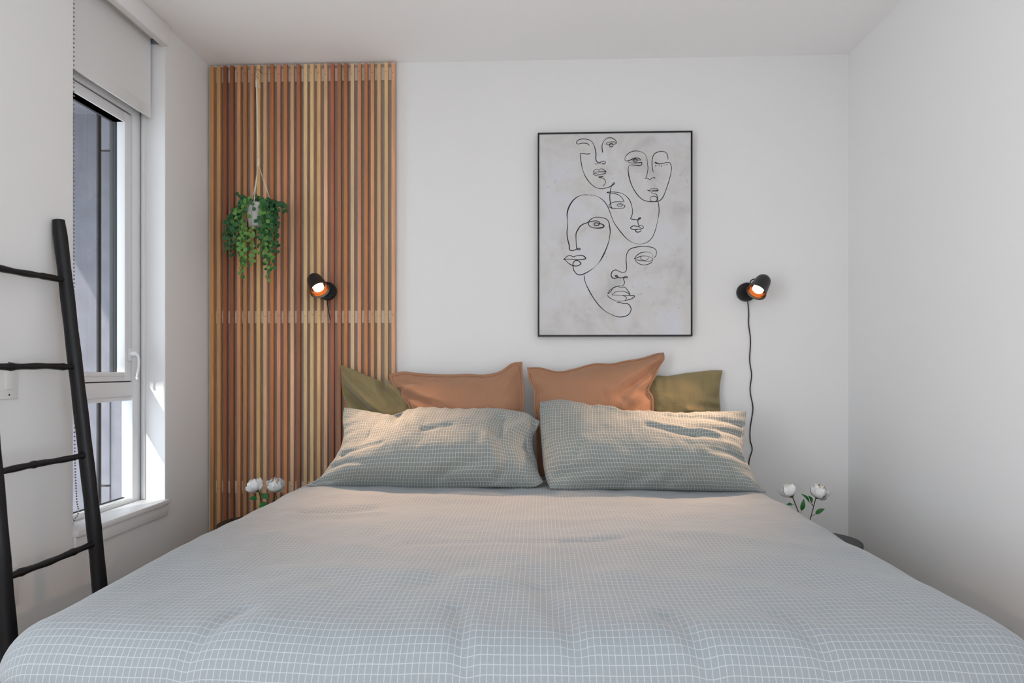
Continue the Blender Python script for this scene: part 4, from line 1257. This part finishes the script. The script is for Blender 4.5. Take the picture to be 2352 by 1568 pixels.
# the loose open end of its case, hanging behind the right edge
pp, qq = np.zeros((16, 9, 3)), np.zeros((16, 9, 2))
for j in range(16):
    for i in range(9):
        u_, v_ = i / 8, j / 15
        pp[j, i] = (-0.062 + 0.055 * u_ * (1 - 0.25 * v_) + 0.010 * math.sin(v_ * 7), 2.765 + 0.115 * v_ + 0.014 * u_ + 0.010 * math.sin(u_ * 5 + v_ * 3), 0.648 + 0.235 * v_ - 0.01 * u_)
        qq[j, i] = (0.055 * u_, 0.26 * v_)
flap = grid_object('case_opening', pp, qq, M['pgrid'], thick=0.003, loc=tuple(gp.location))
flap.parent = gp
flap.location = (0, 0, 0)
pillow('grid_pillow', 'grey grid pillow with raised left corner, warmly lit below the right lamp', M['pgrid'], (0.42, 2.70, 0.645), (0, .27, .30),
       bot=[(-37.3, -0.8), (-29.9, -1.2), (-14.2, -0.8), (-1.1, -0.7), (12.9, -0.8), (25.0, -1.0), (40.3, -1.3), (47.4, -1.8)],
       top=[(-41.4, 43.4), (-33.3, 44.9), (-26.0, 43.9), (-17.6, 41.4), (-10.1, 40.2), (-4.4, 38.3), (2.9, 38.7), (19.7, 37.5), (29.3, 38.2), (47.9, 38.5)],
       left=[(-37.3, -0.8), (-39.0, 3.9), (-40.0, 10.4), (-40.5, 17.6), (-41.2, 29.1), (-41.4, 43.4)],
       right=[(47.4, -1.8), (44.9, 1.9), (43.8, 5.6), (43.2, 11.0), (42.1, 16.3), (44.0, 23.6), (45.9, 30.7), (47.9, 38.5)], tf=0.125, tb=0.045, sag=0.40,
       creases=[(0.98, 0.80, 0.60, 0.86, -0.012, 0.018), (0.98, 0.66, 0.70, 0.62, -0.014, 0.020), (0.86, 0.52, 0.52, 0.66, 0.012, 0.020), (0.74, 0.50, 0.52, 0.60, -0.010, 0.018), (0.98, 0.46, 0.72, 0.40, 0.010, 0.02), (0.97, 0.34, 0.8, 0.30, -0.010, 0.016),
                (0.38, 0.03, 0.52, 0.10, -0.014, 0.016), (0.55, 0.03, 0.70, 0.12, -0.012, 0.018), (0.05, 0.10, 0.28, 0.13, -0.010, 0.016), (0.16, 0.24, 0.20, 0.36, -0.007, 0.012), (0.03, 0.97, 0.08, 0.1, 0.004, 0.02), (0.30, 0.96, 0.5, 0.84, 0.008, 0.02)],
       seed=55, rough=1.0, group='pillows on the bed')


# ------------------------------------------------------------------ side tables, vases, peonies
def side_table(c, r, z, label):
    t = tag(empty('side_table', (c[0], c[1], 0)), label, 'side table', 'round tables beside the bed')
    MB().lathe((c[0], c[1], z - 0.022), (0, 0, 1), [(0.0005, 0), (r - 0.004, 0), (r, 0.003), (r, 0.019), (r - 0.003, 0.022), (0.0005, 0.022)], 56).build('table_top', M['table'], t, smooth=True, angle=35)
    MB().lathe((c[0], c[1], 0.014), (0, 0, 1), [(0.022, 0), (0.018, 0.02), (0.018, z - 0.05), (0.03, z - 0.036)], 20).build('pedestal', M['table'], t, smooth=True, angle=40)
    MB().lathe((c[0], c[1], 0), (0, 0, 1), [(0.0005, 0), (0.125, 0), (0.128, 0.004), (0.125, 0.012), (0.02, 0.016), (0.0005, 0.016)], 40).build('foot', M['table'], t, smooth=True, angle=35)


def vase(c, z, label):
    v = MB().lathe((c[0], c[1], z), (0, 0, 1), [(0.0005, 0.002), (0.022, 0), (0.032, 0.016), (0.034, 0.032), (0.024, 0.050), (0.012, 0.060), (0.011, 0.070), (0.013, 0.075), (0.0105, 0.074), (0.0095, 0.06)], 32)
    v = v.build('bud_vase', M['vase'], None, smooth=True, loc=(c[0], c[1], z))
    tag(v, label, 'vase', 'bud vases on the side tables')


def petal_mesh(name, w, h, cup, m):
    nu, nv = 7, 6
    vs, fs = [], []
    for j in range(nv):
        v = j / (nv - 1)
        ww = w * (math.sin(math.pi * (0.12 + 0.74 * v)) ** 0.7)
        for i in range(nu):
            u = -1 + 2 * i / (nu - 1)
            a = v * cup
            rad = h / max(cup, 0.1)
            x = ww * u * 0.5
            y = rad * math.sin(a)
            zz = rad * (1 - math.cos(a)) + 0.28 * abs(u) ** 2 * ww * 0.5 * 0.9 + (0.0022 * math.sin(u * 7) if j == nv - 1 else 0)
            vs.append((x, zz, y + (0.0025 * math.cos(u * 6) if j == nv - 1 else 0)))
    for j in range(nv - 1):
        for i in range(nu - 1):
            fs.append((j * nu + i, j * nu + i + 1, (j + 1) * nu + i + 1, (j + 1) * nu + i))
    me = bpy.data.meshes.new(name)
    me.from_pydata(vs, [], fs)
    for p in me.polygons:
        p.use_smooth = True
    me.materials.append(m)
    return me


PET = [petal_mesh('petal', 0.044, 0.062, 1.75, M['petal']), petal_mesh('petal', 0.040, 0.056, 2.0, M['petal']), petal_mesh('petal', 0.032, 0.046, 1.7, M['petal']), petal_mesh('petal', 0.020, 0.030, 1.1, M['petal_c'])]
SEP = petal_mesh('sepal', 0.015, 0.026, 1.4, M['sepal'])


def leaf_blade(p0, p1, w, up):
    p0, p1 = Vector(p0), Vector(p1)
    d = p1 - p0
    s = d.cross(Vector(up)).normalized()
    n = s.cross(d).normalized()
    vs, fs = [], []
    N = 8
    for i in range(N + 1):
        t = i / N
        ww = w * math.sin(math.pi * min(1, 0.06 + 0.94 * t) ** 0.8) * 0.5 + 0.0003
        c = p0 + d * t + n * (0.10 * d.length * math.sin(math.pi * t))
        vs += [c - s * ww + n * ww * 0.3, c, c + s * ww + n * ww * 0.3]
    for i in range(N):
        a = i * 3
        fs += [(a, a + 1, a + 4, a + 3), (a + 1, a + 2, a + 5, a + 4)]
    return MB().add(vs, fs)


def peony(center, face, foot, open_, leaves_, label, seed, R=0.034):
    """center of the bloom, facing direction, lower end of its stem, leaf blades [(root share, tip, width)]"""
    rnd = random.Random(seed)
    c, f, ft = Vector(center), Vector(face).normalized(), Vector(foot)
    t = tag(empty('peony', ft), label, 'flower', 'white peonies beside the bed')
    base = c - f * R * 0.95
    mid = (ft + base) / 2 + Vector((0, 0, -0.004)) - f * 0.004
    sp = [Vector(p) for p in cr([ft, mid, base - f * 0.008, base], 8)]
    MB().tube(sp, [0.0019] * (len(sp) - 5) + [0.002, 0.0024, 0.003, 0.004, 0.005], 8).build('stem', M['fstem'], t, smooth=True)
    bloom = MB().ball(c - f * 0.004, R * 0.60, 16, 10).build('bloom', M['petal_c'], t, smooth=True)
    bw = world_loc(bloom)
    u = f.orthogonal().normalized()
    w = f.cross(u)

    def put(me, ang, tilt, up, scale, parent, back=0.0):
        rad = (u * math.cos(ang) + w * math.sin(ang))
        # petal local: x across, y outward(-) / inward curl, z up the bloom
        z_ = (f * math.cos(tilt) + rad * math.sin(tilt)).normalized()
        y_ = (-rad * math.cos(tilt) + f * math.sin(tilt)).normalized()
        x_ = y_.cross(z_)
        Rm = Matrix((x_, y_, z_)).transposed().to_4x4()
        o = bpy.data.objects.new(me.name.split('.')[0], me)
        COL.objects.link(o)
        o.parent = parent
        pos = base + f * up + rad * back
        o.matrix_local = Matrix.Translation(pos - bw) @ Rm @ Matrix.Scale(scale, 4)
    for k in range(7):
        put(PET[0], 2 * math.pi * k / 7 + rnd.uniform(-.2, .2), 1.48 - 0.16 * (1 - open_) + rnd.uniform(-.12, .12), 0.004, R / 0.034 * rnd.uniform(.92, 1.06), bloom, 0.006)
    for k in range(6):
        put(PET[1], 2 * math.pi * k / 6 + 0.4 + rnd.uniform(-.2, .2), 1.36 - 0.2 * (1 - open_) + rnd.uniform(-.1, .1), 0.008, R / 0.034 * rnd.uniform(.92, 1.05), bloom, 0.006)
    for k in range(5):
        put(PET[2], 2 * math.pi * k / 5 + rnd.uniform(-.3, .3), 0.55 * open_ + 0.45, 0.018, R / 0.034, bloom, 0.012)
    for k in range(4):
        put(PET[3], 2 * math.pi * k / 4 + rnd.uniform(-.3, .3), 0.38, 0.034, R / 0.034, bloom, 0.006)
    if open_ > 0.8:
        put(PET[1], rnd.uniform(5.2, 5.6), 1.9, 0.0, 0.75, bloom, 0.006)
    for k in range(4):
        put(SEP, 2 * math.pi * k / 4 + 0.3, 1.25, -0.001, R / 0.034 * 1.1, bloom, 0.004)
    for share, tip, wd in leaves_:
        root = sp[int(share * (len(sp) - 1))]
        tip = Vector(tip)
        k = root.lerp(tip, 0.35)
        MB().tube([root, k], 0.0009, 5).build('leaf_stalk', M['fstem'], t)
        leaf_blade(k, tip, wd, (0, -0.7, 0.7)).build('leaf', M['fleaf'], t, smooth=True)
    return t


TRX, TRY, TRZ = 1.140, 2.800, 0.42
TLX, TLY, TLZ = -1.252, 2.945, 0.436
side_table((TRX, TRY), 0.168, TRZ, 'round black side table right of the bed')
side_table((TLX, TLY), 0.168, TLZ, 'round black side table left of the bed by the slats')
vase((1.089, 2.781), TRZ, 'small white bud vase on the right side table')
vase((-1.203, 2.921), TLZ, 'small white bud vase on the left side table')
peony((1.017, 2.78, 0.621), (-0.45, 0.25, 0.85), (1.086, 2.782, 0.470), 0.35,
      [(0.55, (1.004, 2.77, 0.566), 0.014), (0.30, (1.076, 2.775, 0.592), 0.018)],
      'closed white peony bud, left of the two right of the bed', 3, R=0.028)
peony((1.139, 2.78, 0.619), (0.25, -0.35, 0.9), (1.092, 2.780, 0.470), 0.9,
      [(0.30, (1.160, 2.775, 0.552), 0.018), (0.52, (1.094, 2.778, 0.604), 0.018), (0.54, (1.064, 2.775, 0.612), 0.016)],
      'open white peony, right of the two right of the bed', 4, R=0.031)
peony((-1.253, 2.92, 0.602), (-0.50, -0.15, 0.80), (-1.206, 2.922, 0.460), 0.9,
      [(0.50, (-1.272, 2.91, 0.548), 0.024), (0.72, (-1.190, 2.915, 0.545), 0.026)],
      'open white peony tilted to the window, left of the two by the slats', 5, R=0.031)
peony((-1.159, 2.92, 0.605), (0.10, -0.35, 0.92), (-1.200, 2.920, 0.460), 0.95,
      [(0.42, (-1.228, 2.905, 0.512), 0.030), (0.55, (-1.146, 2.91, 0.552), 0.016)],
      'upright open white peony, right of the two by the slats', 6, R=0.032)
